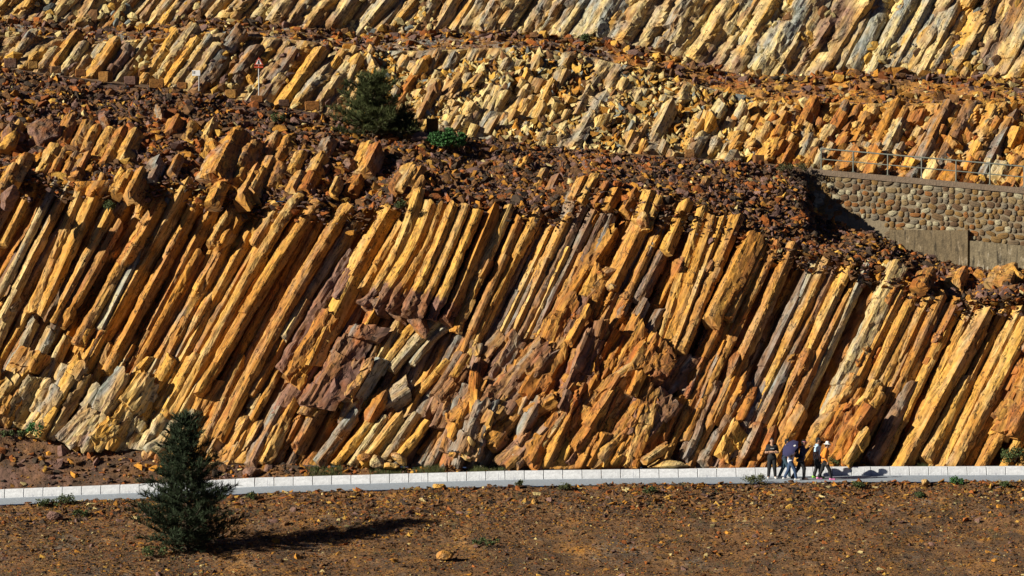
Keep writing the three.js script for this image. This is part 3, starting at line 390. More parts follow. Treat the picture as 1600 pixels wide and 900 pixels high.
sheet('rock_face', cFoot3, cTop3, 520, 110, (px) => (px > 760 && px < 1300 ? PAL.pale : PAL.mauve), { amp: .9, f: .45, ny: .3, lean: .6, ridge: [1.0, .9], crag: (px, v) => { const w = smooth(.02, .32, noise(px * .008, v * 5, 9.7) + (px > 780 && px < 1260 ? .12 : 0)); return [.2 + w * .4, .05 + w * .3]; } }, upper, rockMat, -100, 2200);
sheet('hill_top', cTop3, cFar, 60, 10, PAL.earth, { amp: 1, f: .2 }, upper, soilMat);
{ const r = rngOf(51);
  for (let x = -260; x < 1880; ) { const flat = x > 700 && x < 1190, strong = x > 1290, step = flat ? 40 + r() * 30 : strong ? 19 + r() * 9 : 20 + r() * 16, rad = flat ? .65 + r() * .5 : strong ? .4 + r() * .2 : .28 + r() * .18; x += step;
    const k = x < 640 ? -.82 : x < 1250 ? -.6 : -.52, yb = cFoot3(x)[0] + 8 - (strong ? r() * r() * 40 : r() * 14), yt = -60 - 30 * r(), deep = strong ? r() < .4 : r() < .25; if (x > 1200 && x < 1285 && r() < .5) continue;
    const pal = flat ? (r() < .6 ? P.pale : P.grey) : strong ? [P.gold, P.pale, P.pale, P.dull, P.grey][Math.floor(r() * 5)] : [P.pale2, P.pale, P.dull, P.mauve, P.pale][Math.floor(r() * 5)];
    mesh('rock_column', columnGeo([onUp(x, yb, flat ? -.45 : -.2), onUp(x - k * (yb - yt), yt, flat ? -.5 + r() * .25 : deep ? -.8 : r() * .7)], OUT, { r: rad, seed: seed++, pal, cell: .13, sides: flat ? 5 : undefined, rough: flat ? .13 : 0, turn: flat ? -.35 + r() * .5 : undefined, spall: flat ? .5 : .3, jointGap: flat ? 1.5 : 3 }), rockMat, upper); }
  blockField('fractured_rock', 1100, 61, (q) => { const px = -150 + q() * 1900, v = q() * .5; if (px > 740 && px < 1190 || noise(px * .011, v * 6, 2.9) < .1 - (px > 1180 && px < 1300 ? .4 : 0)) return null; const a = cFoot3(px), c = cTop3(px); return W(px, a[0] + (c[0] - a[0]) * v, a[1] + (c[1] - a[1]) * v - .1 + .5 * q()); }, [['cream', 4], ['gold', 2], ['grey', 1], ['brown', 2]], upper, { size: .36, jit: .5, lean: 1 });
}

// ------------------------------------------------------------------ road and its barrier
const grain = (name) => 0;
const concreteCol = dataTex(512, (u, v) => { const a = tH(u, v), b = tI(u, v), s = .9 + .22 * a + .14 * b, st = smooth(.12, .3, tF(u, v) + .3 * a) * .16; return [s - st, s - st, s - st * .85]; }, true, .5, .5);
const concreteMat = (r, g, b, bs = .012) => new THREE.MeshStandardMaterial({ color: new THREE.Color().setRGB(r, g, b), roughness: .9, map: concreteCol, bumpMap: roughBump, bumpScale: bs });
{ const pos = [], uv = [], idx = [], n = 160; for (let i = 0; i <= n; i++) { const x = -30 + 60 * i / n, y = roadY(x)[0]; for (const z of [2.6, 1.2, -.9]) { pos.push(x, y, z); uv.push(x, z); } if (i < n) for (let k = 0; k < 2; k++) { const a = i * 3 + k, b = a + 3; idx.push(a, b, a + 1, b, b + 1, a + 1); } }
  const g = new THREE.BufferGeometry(); g.setAttribute('position', new THREE.Float32BufferAttribute(pos, 3)); g.setAttribute('uv', new THREE.Float32BufferAttribute(uv, 2)); g.setIndex(idx); g.computeVertexNormals(); mesh('road', g, concreteMat(.36, .42, .50)).userData.kind = 'structure'; }
{ const bar = thing('road_barrier', 'long low barrier of white concrete blocks along the back of the road', 'barrier');
  const sh = new THREE.Shape([[.13, 0], [.11, .1], [.015, .325], [0, .35], [-.2, .35], [-.22, .33], [-.22, 0]].map(([a, b]) => new THREE.Vector2(a, b)));
  const g = new THREE.ExtrudeGeometry(sh, { depth: .755, bevelEnabled: true, bevelSize: .008, bevelThickness: .008, bevelSegments: 1 }); g.rotateY(-Math.PI / 2); g.translate(.78, 0, 0);
  { const p = g.attributes.position, uv = []; for (let i = 0; i < p.count; i++) uv.push(p.getX(i), p.getY(i) - p.getZ(i)); g.setAttribute('uv', new THREE.Float32BufferAttribute(uv, 2)); }
  const mats = [.80, .76, .83, .78].map((c, i) => { const m = concreteMat(c * .95, c * .98, c * 1.04, .008); m.map = concreteCol.clone(); m.map.offset.set(i * .27, i * .41); m.map.needsUpdate = true; return m; }), r = rngOf(4);
  for (let x = -23.4, i = 0; x < 23.4; x += .797, i++) { const b = mesh('barrier_block', g, mats[Math.floor(r() * 4)], bar), y0 = roadY(x)[0], y1 = roadY(x + .78)[0]; b.position.set(x, y0 - .012 + (r() - .5) * .008, -.5 + (r() - .5) * .02); b.rotation.z = Math.atan2(y1 - y0, .78) + (r() - .5) * .006; b.rotation.y = (r() - .5) * .012; } }

// ------------------------------------------------------------------ foreground stones
const foreMix = [['brown', 8], ['ochre', 2], ['rust', 1.8], ['purple', 1], ['dark', 2.4], ['gold', .6], ['cream', .5]];
const onFore = (px, v) => surf(cBottom, cVerge, px, v, gFore);
const dens = (p) => .55 + .9 * noise(p.x * .25, 3.3, p.z * .35);
scatterStuff('gravel', 90000, 41, (r) => { const v = r(); return onFore(-250 + r() * 2080, v); }, (r, p) => (.035 + .06 * r() ** 2 + .12 * r() ** 9) * (p.z < 7 ? 1.35 : 1), foreMix, foreground);
scatterStuff('loose_stones', 17000, 45, (r) => { const p = onFore(-250 + r() * 2080, 1 - r() ** 1.7); return r() < dens(p) ? p : null; }, (r, p) => (.1 + .2 * r() ** 3) * (p.z < 6 ? 1.25 : .9), foreMix, foreground);
{ const r = rngOf(9); for (let k = 0; k < 270; k++) { const px = -10 + r() * 1620, p = onFore(px, 1 - .97 * r() ** 1.5); stone('rock', p, .22 + .26 * r() ** 3, r, [['ochre', 1], ['brown', 5], ['rust', 1.4], ['gold', .3], ['purple', 3]], foreground); } }
scatterStuff('loose_stones', 6500, 46, (r) => { const px = -250 + r() * 2080; return surf(cKerb, cFoot, px, .06 + .94 * r(), { amp: .25, f: .7 }); }, (r) => .07 + .3 * r() ** 4, screeMix, cliff);
{ const r = rngOf(19); for (let k = 0; k < 110; k++) { const px = k < 80 ? r() * 380 : r() * 1600, p = surf(cKerb, cFoot, px, .35 + .65 * r(), { amp: .25, f: .7 }); stone('rock', p, .2 + .4 * r() ** 2, r, screeMix, cliff); } }

// ------------------------------------------------------------------ single boulders
function boulder(px, py, z, w, h, pal, label, name = 'boulder', o = {}) {
  const at = W(px, py, z), g = outcropGeo({ seed: seed++, at: V(), size: [w * .0272, h * .0272, Math.max(w, h) * .022], a: V(0, 1, 0), e1: V(0, 0, 1), e2: V(1, 0, 0), pal, detail: 12, planes: 16, rough: .06, f: 3, ...o });
  const m = mesh(name, g, massMat); m.position.copy(at); return tag(m, label, 'boulder');
}
boulder(1046, 727, -1.25, 38, 10, P.pale3 ?? { cream: 3, purple: 2, gold: 1, brown: 1 }, 'broad flat pale boulder showing above the white barrier');
boulder(590, 722, -1.3, 12, 13, P.pale, 'upright pale boulder behind the barrier near fallen ochre slabs');
boulder(626, 716, -1.5, 17, 9, P.gold, 'leaning ochre slab fallen behind the barrier', 'boulder', { e2: V(.85, -.5, .1).normalize(), a: V(.5, .85, 0).normalize() });
boulder(610, 728, -1.2, 14, 6, P.gold, 'low ochre boulder touching the barrier beside a pale one');
boulder(570, 716, -1.4, 12, 8, P.rust, 'dark rust boulder at the cliff foot beside the pale block');
boulder(395, 738, -1.6, 16, 9, P.purple, 'purple brown boulder at the cliff foot right of the large conifer');
boulder(420, 735, -1.8, 10, 11, P.purple, 'dark upright boulder at the cliff foot near the conifer');
boulder(335, 727, -2.2, 10, 8, P.pale, 'pale boulder half hidden behind the large conifer');
boulder(238, 710, -2.6, 12, 9, P.ochre, 'tilted ochre boulder at the foot of the columns left of the conifer');
boulder(252, 718, -2.2, 12, 12, P.rust, 'rust brown boulder on the gravel apron left of the conifer');
boulder(65, 722, -2.4, 9, 9, P.rust, 'small dark rust boulder on the gravel apron at far left');
boulder(224, 749, -1.1, 13, 5, P.purple, 'flat purple slab lying just behind the barrier');
boulder(686, 760.5, 2.5, 11, 6, P.gold, 'tan boulder at the very edge of the road');
boulder(835, 785, 4.6, 6, 8, P.ochre, 'small upright ochre boulder alone on the gravel slope');
boulder(86, 806, 5, 12, 8, { purple: 2, cream: 1, rust: 1 }, 'pinkish flat boulder on the gravel slope at far left');
boulder(1316, 797, 5, 8, 9, P.ochre, 'bright ochre boulder on the gravel slope below the walkers');
boulder(1560, 770, 3.7, 9, 7, P.rust, 'rust coloured boulder near the road edge at far right');
boulder(1446, 755, 3, 7, 7, P.gold, 'small tan boulder sitting on the road edge right of the walkers');
boulder(694, 868, 12.4, 14, 9, P.ochre, 'ochre boulder low on the gravel slope near the bottom edge');
{ const a = W(1024, 812, 5.7), b = W(1078, 803, 5.1), g = new THREE.CylinderGeometry(.05, .06, a.distanceTo(b), 9, 6); { const p = g.attributes.position; for (let i = 0; i < p.count; i++) p.setX(i, p.getX(i) + .02 * noise(p.getX(i) * 9, p.getY(i) * 3, 4)); } g.computeVertexNormals();
  const m = mesh('log', g, new THREE.MeshStandardMaterial({ color: new THREE.Color().setRGB(.2, .18, .15), roughness: 1, bumpMap: streakBump, bumpScale: .02 })); m.position.copy(a).lerp(b, .5).add(V(0, .05, 0)); m.quaternion.setFromUnitVectors(V(0, 1, 0), b.clone().sub(a).normalize()); tag(m, 'thin grey log lying across the gravel slope', 'log'); }

// ------------------------------------------------------------------ cut stone blocks along the bench track
{ const r = rngOf(61), ORD = ['first', 'second', 'third', 'fourth', 'fifth', 'sixth', 'seventh', 'eighth', 'ninth', 'tenth', 'eleventh', 'twelfth', 'thirteenth', 'fourteenth', 'fifteenth', 'sixteenth', 'seventeenth'], TONE = { purple: 'dark purple brown', gold: 'tan', ochre: 'ochre', rust: 'rust brown' }; let nth = 0; for (const [px, py, w, h, pal] of [[17, 99, 20, 15, 'purple'], [52, 102, 16, 12, 'gold'], [87, 109, 17, 12, 'ochre'], [126, 114, 17, 11, 'rust'], [165, 120, 18, 17, 'ochre'], [206, 126, 21, 14, 'purple'], [245, 131, 23, 15, 'rust'], [285, 134, 16, 11, 'rust'], [362, 147, 18, 15, 'gold'], [402, 155, 20, 11, 'rust'], [443, 161, 17, 11, 'purple'], [488, 166, 24, 16, 'rust'], [531, 174, 19, 18, 'rust'], [676, 196, 18, 22, 'rust'], [862, 218, 16, 14, 'gold'], [1078, 240, 16, 14, 'ochre'], [1185, 249, 16, 14, 'rust']]) {
  const z = cLedge(px)[1] - .2, p = W(px, py, z), m = .0302, g = new RoundedBoxGeometry(w * m, h * m, (w + h) / 2 * m, 3, .05), q = g.attributes.position, col = [], c = [0, 0, 0];
  for (let i = 0; i < q.count; i++) { const x = q.getX(i) + p.x, y = q.getY(i) + p.y, zz = q.getZ(i); q.setXYZ(i, q.getX(i) + .05 * noise(x * 3, y * 3, zz * 3), q.getY(i) + .04 * noise(x * 3 + 9, y * 3, zz * 3), q.getZ(i) + .04 * noise(x * 3, y * 3 + 9, zz * 3)); rockColor(x, y, zz + p.z, P[pal], c, 0, 4); col.push(c[0] * .7, c[1] * .66, c[2] * .7); }
  g.setAttribute('color', new THREE.Float32BufferAttribute(col, 3)); g.computeVertexNormals();
  const b = mesh('stone_block', g, massMat); b.position.copy(p); b.rotation.y = (r() - .5) * .7; b.scale.setScalar(.95); tag(b, `${TONE[pal]} stone block, ${ORD[nth++]} from the left along the bench track`, 'stone block', 'squared stone blocks lined along the bench track'); } }

// ------------------------------------------------------------------ retaining wall, railing, concrete wall
{ const A = W(1258, 266, -14.7), B = W(1700, 306, -10.6), dir = V(B.x - A.x, 0, B.z - A.z), Lw = dir.length(); dir.normalize(); const nrm = V(-dir.z, 0, dir.x), yaw = Math.atan2(-dir.z, dir.x), topY = (u) => A.y + (B.y - A.y) * u / Lw, tilt = Math.atan2(B.y - A.y, Lw);
  const at = (u, dy, out) => A.clone().addScaledVector(dir, u).setY(topY(u) + dy).addScaledVector(nrm, out);
  const uOf = (px) => { let lo = 0, hi = Lw; for (let i = 0; i < 30; i++) { const m = (lo + hi) / 2; toPx(at(m, 0, 0))[0] < px ? lo = m : hi = m; } return lo; };
  const wall = thing('retaining_wall', 'rubble stone retaining wall with grey concrete coping below the railing', 'wall');
  const prism = (u0, u1, t0, t1, b0, b1, o0, o1) => { const p = [], idx = [0, 2, 1, 1, 2, 3, 4, 5, 6, 5, 7, 6, 0, 1, 4, 1, 5, 4, 2, 6, 3, 3, 6, 7, 0, 4, 2, 2, 4, 6, 1, 3, 5, 3, 7, 5]; for (const o of [o0, o1]) for (const [t, b] of [[t0, t1], [b0, b1]]) for (const [u, d] of [[u0, t], [u1, b]]) { const q = at(u, d, o); p.push(q.x, q.y, q.z); }
    let g = new THREE.BufferGeometry(); g.setAttribute('position', new THREE.Float32BufferAttribute(p, 3)); g.setIndex(idx); g = g.toNonIndexed(); g.computeVertexNormals(); const uv = [], q = g.attributes.position; for (let i = 0; i < q.count; i++) uv.push(q.getX(i) * 1.04, q.getY(i) + q.getZ(i) * .3); g.setAttribute('uv', new THREE.Float32BufferAttribute(uv, 2)); return g; };
  mesh('mortar', prism(-.5, Lw, -.02, -.02, -3.6, -3.6, -.6, 0), concreteMat(.25, .20, .13, .03), wall);
  mesh('coping', prism(-.1, Lw, .1, .1, -.16, -.16, -.64, .09), concreteMat(.20, .145, .10, .04), wall);
  const sg = []; const r = rngOf(71); for (let k = 0; k < 9; k++) { const g = new THREE.SphereGeometry(1, 12, 8), p = g.attributes.position; for (let i = 0; i < p.count; i++) { let x = p.getX(i), y = p.getY(i), z = p.getZ(i); const n = 1 + .2 * noise(x * 1.3 + k * 7, y * 1.3, z); const sq = 1 / Math.max(.72, Math.pow(Math.abs(x) ** 4 + Math.abs(y) ** 4, .25) + .001); const f = Math.abs(z) < .95 ? Math.min(1.22, sq) : 1; p.setXYZ(i, x * n * f, y * n * f, z * n); } g.computeVertexNormals(); sg.push(g); }
  const sm = [[0.230, 0.132, 0.043], [0.170, 0.102, 0.047], [0.281, 0.162, 0.051], [0.289, 0.204, 0.102], [0.425, 0.374, 0.255], [0.196, 0.162, 0.119], [0.136, 0.076, 0.038], [0.289, 0.119, 0.030], [0.170, 0.119, 0.072]].map((c) => new THREE.MeshStandardMaterial({ color: new THREE.Color().setRGB(...c), roughness: .9, map: roughCol, bumpMap: roughBump, bumpScale: .05 }));
  let n = 0; for (let row = 0; row < 10; row++) { let u = -.02 + r() * .2, h = .23 + r() * .04, y0 = -.29 - row * .262; while (u < Lw - .3 && n < 298) { const w = .17 + r() * r() * .42, hh = h * (.7 + r() * .5), pxu = toPx(at(u, y0, 0)); u += w + .05; if (pxu[0] > 1640) break; const low = row > 6 && pxu[0] < 1380 ? 0 : 1; if (!low) continue;
    const s = mesh('wall_stone', sg[Math.floor(r() * 9)], r() < .045 ? sm[4] : sm[Math.floor(r() * 9)], wall); s.position.copy(at(u - w / 2, y0 + (r() - .5) * .11, .0)); s.rotation.set(0, yaw, 0); s.rotateZ((r() - .5) * .9); s.scale.set(w * .5, hh * .5, .055 + r() * .03); n++; } }
  const rail = thing('railing', 'thin grey metal railing with two rails on top of the stone retaining wall', 'railing'), rm = new THREE.MeshStandardMaterial({ color: new THREE.Color().setRGB(.17, .18, .15), roughness: .6, metalness: .3 });
  for (const px of [1281, 1331, 1385, 1438, 1492, 1545, 1598, 1651]) { const p = at(uOf(px), .1, -.3), g = new THREE.CylinderGeometry(.032, .032, .96, 10); g.translate(0, .48, 0); const m = mesh('post', g, rm, rail); m.position.copy(p); const f = mesh('base_plate', new RoundedBoxGeometry(.14, .03, .14, 1, .005), rm, m); f.position.y = .015; }
  for (const [h, rr] of [[1.06, .034], [.58, .026]]) { const a = at(uOf(1279), h, -.3), b = at(Lw - .3, h, -.3), g = new THREE.CylinderGeometry(rr, rr, a.distanceTo(b), 10); const m = mesh('rail', g, rm, rail); m.position.copy(a).lerp(b, .5); m.quaternion.setFromUnitVectors(V(0, 1, 0), b.clone().sub(a).normalize()); }
  const conc = thing('concrete_wall', 'stained bare concrete wall with two panels below the stone retaining wall', 'wall');
  const stain = dataTex(512, (u, v) => { const a = tH(u, v), f = tF(u, v), run = smooth(-.05, .4, .8 * f + .6 * tH(u, v) * 1.0), wsh = smooth(.08, .4, .9 * tF((u + .37) % 1, v) + .7 * tH(v, u)), d = .78 + .45 * a + .25 * tI(u, v) - .55 * run; return [d + .55 * wsh, d * .96 + .56 * wsh, d * .86 + .60 * wsh]; }, true, .22, .22);
  const cm0 = 0, cm = new THREE.MeshStandardMaterial({ color: new THREE.Color().setRGB(.27, .22, .16), roughness: .95, map: stain, bumpMap: roughBump, bumpScale: .04 });
  mesh('panel', prism(uOf(1392), uOf(1514), -2.35, -2.05, -6, -6, -.2, .28), cm, conc);
  mesh('panel', prism(uOf(1519), Lw, -2.5, -2.5, -6, -6, -.2, .5), Object.assign(cm.clone(), { color: new THREE.Color().setRGB(.33, .29, .23) }), conc).userData.label = 'paler panel streaked with white stains';
}
// ------------------------------------------------------------------ signs on the bench track
{ const post = new THREE.MeshStandardMaterial({ color: new THREE.Color().setRGB(.42, .42, .42), roughness: .5, metalness: .4 }), white = new THREE.MeshStandardMaterial({ color: new THREE.Color().setRGB(.8, .8, .8), roughness: .6 }), red = new THREE.MeshStandardMaterial({ color: new THREE.Color().setRGB(.5, .06, .02), roughness: .6 }), black = new THREE.MeshStandardMaterial({ color: 0x0a0a0a, roughness: .7 });
  { const base = W(311, 141, -17.1), s = thing('number_sign', 'small white sign board with black number on a thin post among stone blocks', 'sign', base.toArray()), g = new THREE.CylinderGeometry(.025, .025, .98, 8); g.translate(0, .46, 0); mesh('post', g, post, s);
    const b = mesh('board', new RoundedBoxGeometry(.38, .26, .025, 2, .008), white, s); b.position.set(-.13, .8, .035);
    const t = mesh('lettering', mergeGeometries([new THREE.BoxGeometry(.022, .12, .006).translate(-.06, 0, 0), new THREE.BoxGeometry(.07, .02, .006).translate(.02, .05, 0), new THREE.BoxGeometry(.02, .05, .006).translate(.045, .024, 0), new THREE.BoxGeometry(.07, .02, .006).translate(.02, 0, 0), new THREE.BoxGeometry(.02, .05, .006).translate(-.005, -.026, 0), new THREE.BoxGeometry(.07, .02, .006).translate(.02, -.052, 0)]), black, b); t.position.set(-.1, .03, .015); }
  { const base = W(404.5, 152, -16.6), s = thing('warning_sign', 'red bordered triangular warning sign with red plate on a grey post', 'sign', base.toArray()), g = new THREE.CylinderGeometry(.03, .03, 1.8, 8); g.translate(0, .85, 0); mesh('post', g, post, s);
    const tri = (r) => { const p = new THREE.Shape(); p.moveTo(-r * .87, -r * .5); p.lineTo(r * .87, -r * .5); p.lineTo(0, r); p.closePath(); return new THREE.ExtrudeGeometry(p, { depth: .012, bevelEnabled: false }); };
    const a = mesh('border', tri(.25), red, s); a.position.set(0, 1.62, .035); const b = mesh('face', tri(.165), white, a); b.position.z = .005; const f = mesh('symbol', mergeGeometries([new THREE.CylinderGeometry(.03, .06, .13, 8), new THREE.SphereGeometry(.032, 8, 6).translate(0, .09, 0)]), black, a); f.scale.z = .15; f.position.z = .018;
    const pl = mesh('plate', new RoundedBoxGeometry(.42, .08, .02, 1, .005), red, s); pl.position.set(0, 1.4, .04); } }

// ------------------------------------------------------------------ trees, shrubs, grass
const bark = new THREE.MeshStandardMaterial({ color: new THREE.Color().setRGB(.07, .05, .035), roughness: 1 });
const leafMat = (r, g, b) => new THREE.MeshStandardMaterial({ color: new THREE.Color().setRGB(r, g, b), roughness: .85, side: THREE.DoubleSide, vertexColors: true });
function tubeGeo(pts, r0, r1, n = 8, k = 6) { const c = new THREE.CatmullRomCurve3(pts), g = new THREE.TubeGeometry(c, n, 1, k), p = g.attributes.position, q = V(); for (let i = 0; i <= n; i++) { const o = c.getPointAt(i / n), r = r0 + (r1 - r0) * i / n; for (let j = 0; j <= k; j++) { const id = i * (k + 1) + j; q.fromBufferAttribute(p, id).sub(o).multiplyScalar(r).add(o); p.setXYZ(id, q.x, q.y, q.z); } } g.computeVertexNormals(); return g; }
function needles() { const pos = [], col = []; return { add(p, d, len, w, t, rnd) { const a = V(rnd() - .5, rnd() - .5, rnd() - .5).cross(d).normalize().multiplyScalar(w), e = p.clone().addScaledVector(d, len); e.y += .02 * len; pos.push(p.x - a.x, p.y - a.y, p.z - a.z, p.x + a.x, p.y + a.y, p.z + a.z, e.x, e.y, e.z); for (let k = 0; k < 3; k++) col.push(t, t, t * .9); }, build() { const g = new THREE.BufferGeometry(); g.setAttribute('position', new THREE.Float32BufferAttribute(pos, 3)); g.setAttribute('color', new THREE.Float32BufferAttribute(col, 3)); g.computeVertexNormals(); return g; } }; }
function conifer(name, label, pos, H, prof, nb, sd, mat, dens = 1, lift = .5) {
  const rnd = rngOf(sd), t = thing(name, label, 'tree', pos), N = needles(), limbs = [];
  const spine = [0, .25, .5, .75, 1].map((k) => V((rnd() - .5) * .12 * k * 2, H * k * .97, (rnd() - .5) * .2)); spine[0].set(0, -.15, 0); const cs = new THREE.CatmullRomCurve3(spine);
  mesh('trunk', tubeGeo(spine, .075 * H / 5, .01, 14, 8), bark, t);
  const spray = (p, d, len) => { const n = Math.round(16 * dens); for (let i = 0; i < n; i++) { const q = p.clone().addScaledVector(d, len * i / n), dd = d.clone().multiplyScalar(.9).add(V(rnd() - .5, rnd() - .35, rnd() - .5).multiplyScalar(1.25)).normalize(); N.add(q, dd, (.13 + rnd() * .17), .008 + rnd() * .005, (.6 + rnd() * .6) * (.8 + .7 * i / n), rnd); } };
  for (let b = 0; b < nb; b++) {
    const h = .03 + .95 * (b + rnd()) / nb, a = b * 2.4 + rnd() * .8, o = cs.getPointAt(clamp(h)), L = prof(h) * (.4 + .8 * rnd()), d = V(Math.cos(a), 0, Math.sin(a)), up = lift * (.5 + h * .9) + (rnd() - .5) * .3;
    const p1 = o.clone().addScaledVector(d, L * .5).add(V(0, L * up * .35, 0)), p2 = o.clone().addScaledVector(d, L).add(V((rnd() - .5) * .2, L * up, (rnd() - .5) * .2)), pts = [o, p1, p2];
    limbs.push(tubeGeo(pts, .018 * (1 - h) + .006, .004, 5, 5)); const c = new THREE.CatmullRomCurve3(pts), m = Math.max(4, Math.round(L * 13 * dens));
    for (let k = 0; k < m; k++) { const u = .15 + .85 * (k + rnd()) / m, q = c.getPointAt(Math.min(u, 1)), tg = c.getTangentAt(Math.min(u, .99)), side = V(rnd() - .5, (rnd() - .25) * .8, rnd() - .5).normalize(), dd = tg.clone().multiplyScalar(.75).add(side).normalize(), len = (.16 + rnd() * .3) * (1.1 - .5 * u) * Math.min(1, L + .4); spray(q, dd, len); }
    spray(p2, p2.clone().sub(p1).normalize(), .22);
  }
  spray(cs.getPointAt(.97), V(.05, 1, 0), .35);
  for (const l of limbs) mesh('branch', l, bark, t);
  mesh('crown', N.build(), mat, t); return t;
}
const needleMat = leafMat(.020, .036, .013), needleMat2 = leafMat(.058, .072, .02);
{ const px = 292, py = 860, a = W(px, py, 0); let v = .2; for (let i = 0; i < 20; i++) { const p = toPx(onFore(px, v)); v += (p[1] - py) * .004; } const g = onFore(px, v);
  conifer('conifer', 'large dark green feathery conifer standing on the gravel below the road', [g.x, g.y, g.z], 5.25, (h) => (h < .12 ? 1.2 + h * 5 : 1.95 * Math.pow(1 - h, .82) + .12) * (h < .42 ? 1.14 : 1.05), 225, 301, needleMat, 1, .42); }
{ const g = W(583, 205, cLedge(583)[1] + 1.6); conifer('conifer', 'bushy conifer with lit green needles on the scree bench in front of pale columns', [g.x, g.y - .1, g.z], 2.6, (h) => 1.8 * Math.pow(1 - h, .55) + .1, 130, 302, needleMat2, 1.1, .4); }
{ const g = W(632, 203, cLedge(632)[1] + 1.2); conifer('low_conifer', 'low dark spreading conifer bush right of the bushy bench conifer', [g.x, g.y - .1, g.z], .75, (h) => .75 * (1 - h) + .2, 40, 303, needleMat, 1, .3); }
function shrub(px, py, z, w, h, mat, label, sd, leaf = .05, at) {
  const rnd = rngOf(sd), p0 = at ?? W(px, py, z), t = thing('shrub', label, 'shrub', p0.toArray()), pos = [], col = [], stems = [], n = Math.round(240 + w * h * 1100);
  for (let i = 0; i < 7; i++) { const a = rnd() * 6.28, e = V(Math.cos(a) * w * .32, h * (.4 + rnd() * .4), Math.sin(a) * w * .32); stems.push(tubeGeo([V(0, -.05, 0), e.clone().multiplyScalar(.5).add(V(0, .05, 0)), e], .014, .004, 4, 5)); }
  const cl = []; for (let i = 0; i < 9 + w * 8; i++) { const a = rnd() * 6.28, r = Math.sqrt(rnd()); cl.push([Math.cos(a) * r * w * .42, h * (.2 + .62 * rnd() * (1 - .5 * r * r)), Math.sin(a) * r * w * .42, .12 + rnd() * .14]); }
  for (let i = 0; i < n; i++) { const c = cl[Math.floor(rnd() * cl.length)], d = V(rnd() - .5, rnd() - .4, rnd() - .5).normalize(), q = V(c[0], c[1], c[2]).addScaledVector(d, c[3] * Math.min(1, h * 1.6) * (.5 + rnd() * .6)), u = V(rnd() - .5, rnd() * .6, rnd() - .5).normalize(), s = V(rnd() - .5, rnd() - .5, rnd() - .5).cross(u).normalize(), l = leaf * (.7 + rnd() * .7), wd = l * .32, tt = .6 + rnd() * .8;
    const a = q.clone(), b = q.clone().addScaledVector(u, l * .5).addScaledVector(s, wd), e = q.clone().addScaledVector(u, l), f = q.clone().addScaledVector(u, l * .5).addScaledVector(s, -wd); for (const k of [a, b, e, a, e, f]) { pos.push(k.x, Math.max(k.y, .0), k.z); col.push(tt, tt, tt * .85); } }
  const g = new THREE.BufferGeometry(); g.setAttribute('position', new THREE.Float32BufferAttribute(pos, 3)); g.setAttribute('color', new THREE.Float32BufferAttribute(col, 3)); g.computeVertexNormals();
  for (const s of stems) mesh('stem', s, bark, t); mesh('foliage', g, mat, t); return t;
}
const green1 = leafMat(.035, .12, .03), green2 = leafMat(.05, .075, .022), green3 = leafMat(.07, .08, .03);
shrub(701, 231, cLedge(701)[1] + 2.2, 1.9, .9, green1, 'round bright green leafy shrub on the scree bench', 401, .11);
shrub(915, 66, -26.4, .6, .45, green2, 'small green shrub on the rubble shelf under the pale upper cliff', 402, .07);
shrub(62, 683, -3.3, 1.0, .75, green1, 'bright green shrub at the foot of the columns at far left', 403, .09);
shrub(20, 684, -3.4, 1.1, .4, green2, 'low dark shrub at the far left beside the bright green one', 404, .07);
shrub(1312, 728, -1.3, 1.5, .45, green2, 'low olive shrub behind the barrier right of the walkers', 405, .07);
shrub(170, 330, -5.2, .45, .5, green2, 'small green shrub in a hollow near the top of the left columns', 406, .06);
shrub(627, 326, -5.6, .5, .4, green2, 'tiny green shrub at the brow beside the overhanging column bundle', 407, .06);
shrub(436, 192, -14.6, .9, .45, green2, 'dark green shrub on the scree below the red warning sign', 408, .06);
shrub(1585, 722, -1.3, 1.1, .6, green2, 'dark green shrub behind the barrier at the far right end', 409, .07);
shrub(1236, 268, -13.9, 1.7, .4, leafMat(.06, .055, .02), 'dry olive shrub at the end of the stone retaining wall', 410, .07);
const onVerge = (px, py) => { let v = .95; for (let i = 0; i < 24; i++) v += (toPx(onFore(px, v))[1] - py) * .004; return onFore(px, clamp(v, 0, 1)); };
[[1182, 757, 1.1, .42, green3, 'pale olive shrub at the road edge under the first walker'], [1342, 762, .55, .3, green2, 'dark shrub at the verge just right of the walkers'], [1494, 758, .62, .34, green1, 'bright green little shrub on the road verge'], [1570, 763, .5, .3, green2, 'small dark green shrub on the verge near the right end'], [882, 767, .6, .3, green3, 'small olive shrub on the verge below the red cliff mass'], [1016, 772, .55, .35, green2, 'small dark shrub on the gravel below the broad flat boulder'], [100, 790, .9, .5, green2, 'leafy green shrub on the verge at left, second from the edge'], [70, 792, .8, .35, green2, 'low green shrub on the verge nearest the left edge'], [125, 808, .8, .3, green2, 'flat dark shrub on the gravel left of the large conifer'], [392, 781, .6, .3, green2, 'small dark shrub right of the large conifer'], [812, 757, .35, .25, green3, 'tiny weed growing on the road edge'], [1436, 778, .45, .25, green2, 'small dark shrub on the gravel right of the walkers'], [240, 870, 1.0, .4, green2, 'low dark shrub at the base of the large conifer'], [760, 852, 1.3, .25, green2, 'flat dark patchy shrub low on the gravel slope']].forEach(([px, py, w, h, m, l], i) => shrub(px, py, 0, w, h, m, l, 420 + i, .06, onVerge(px, py)));
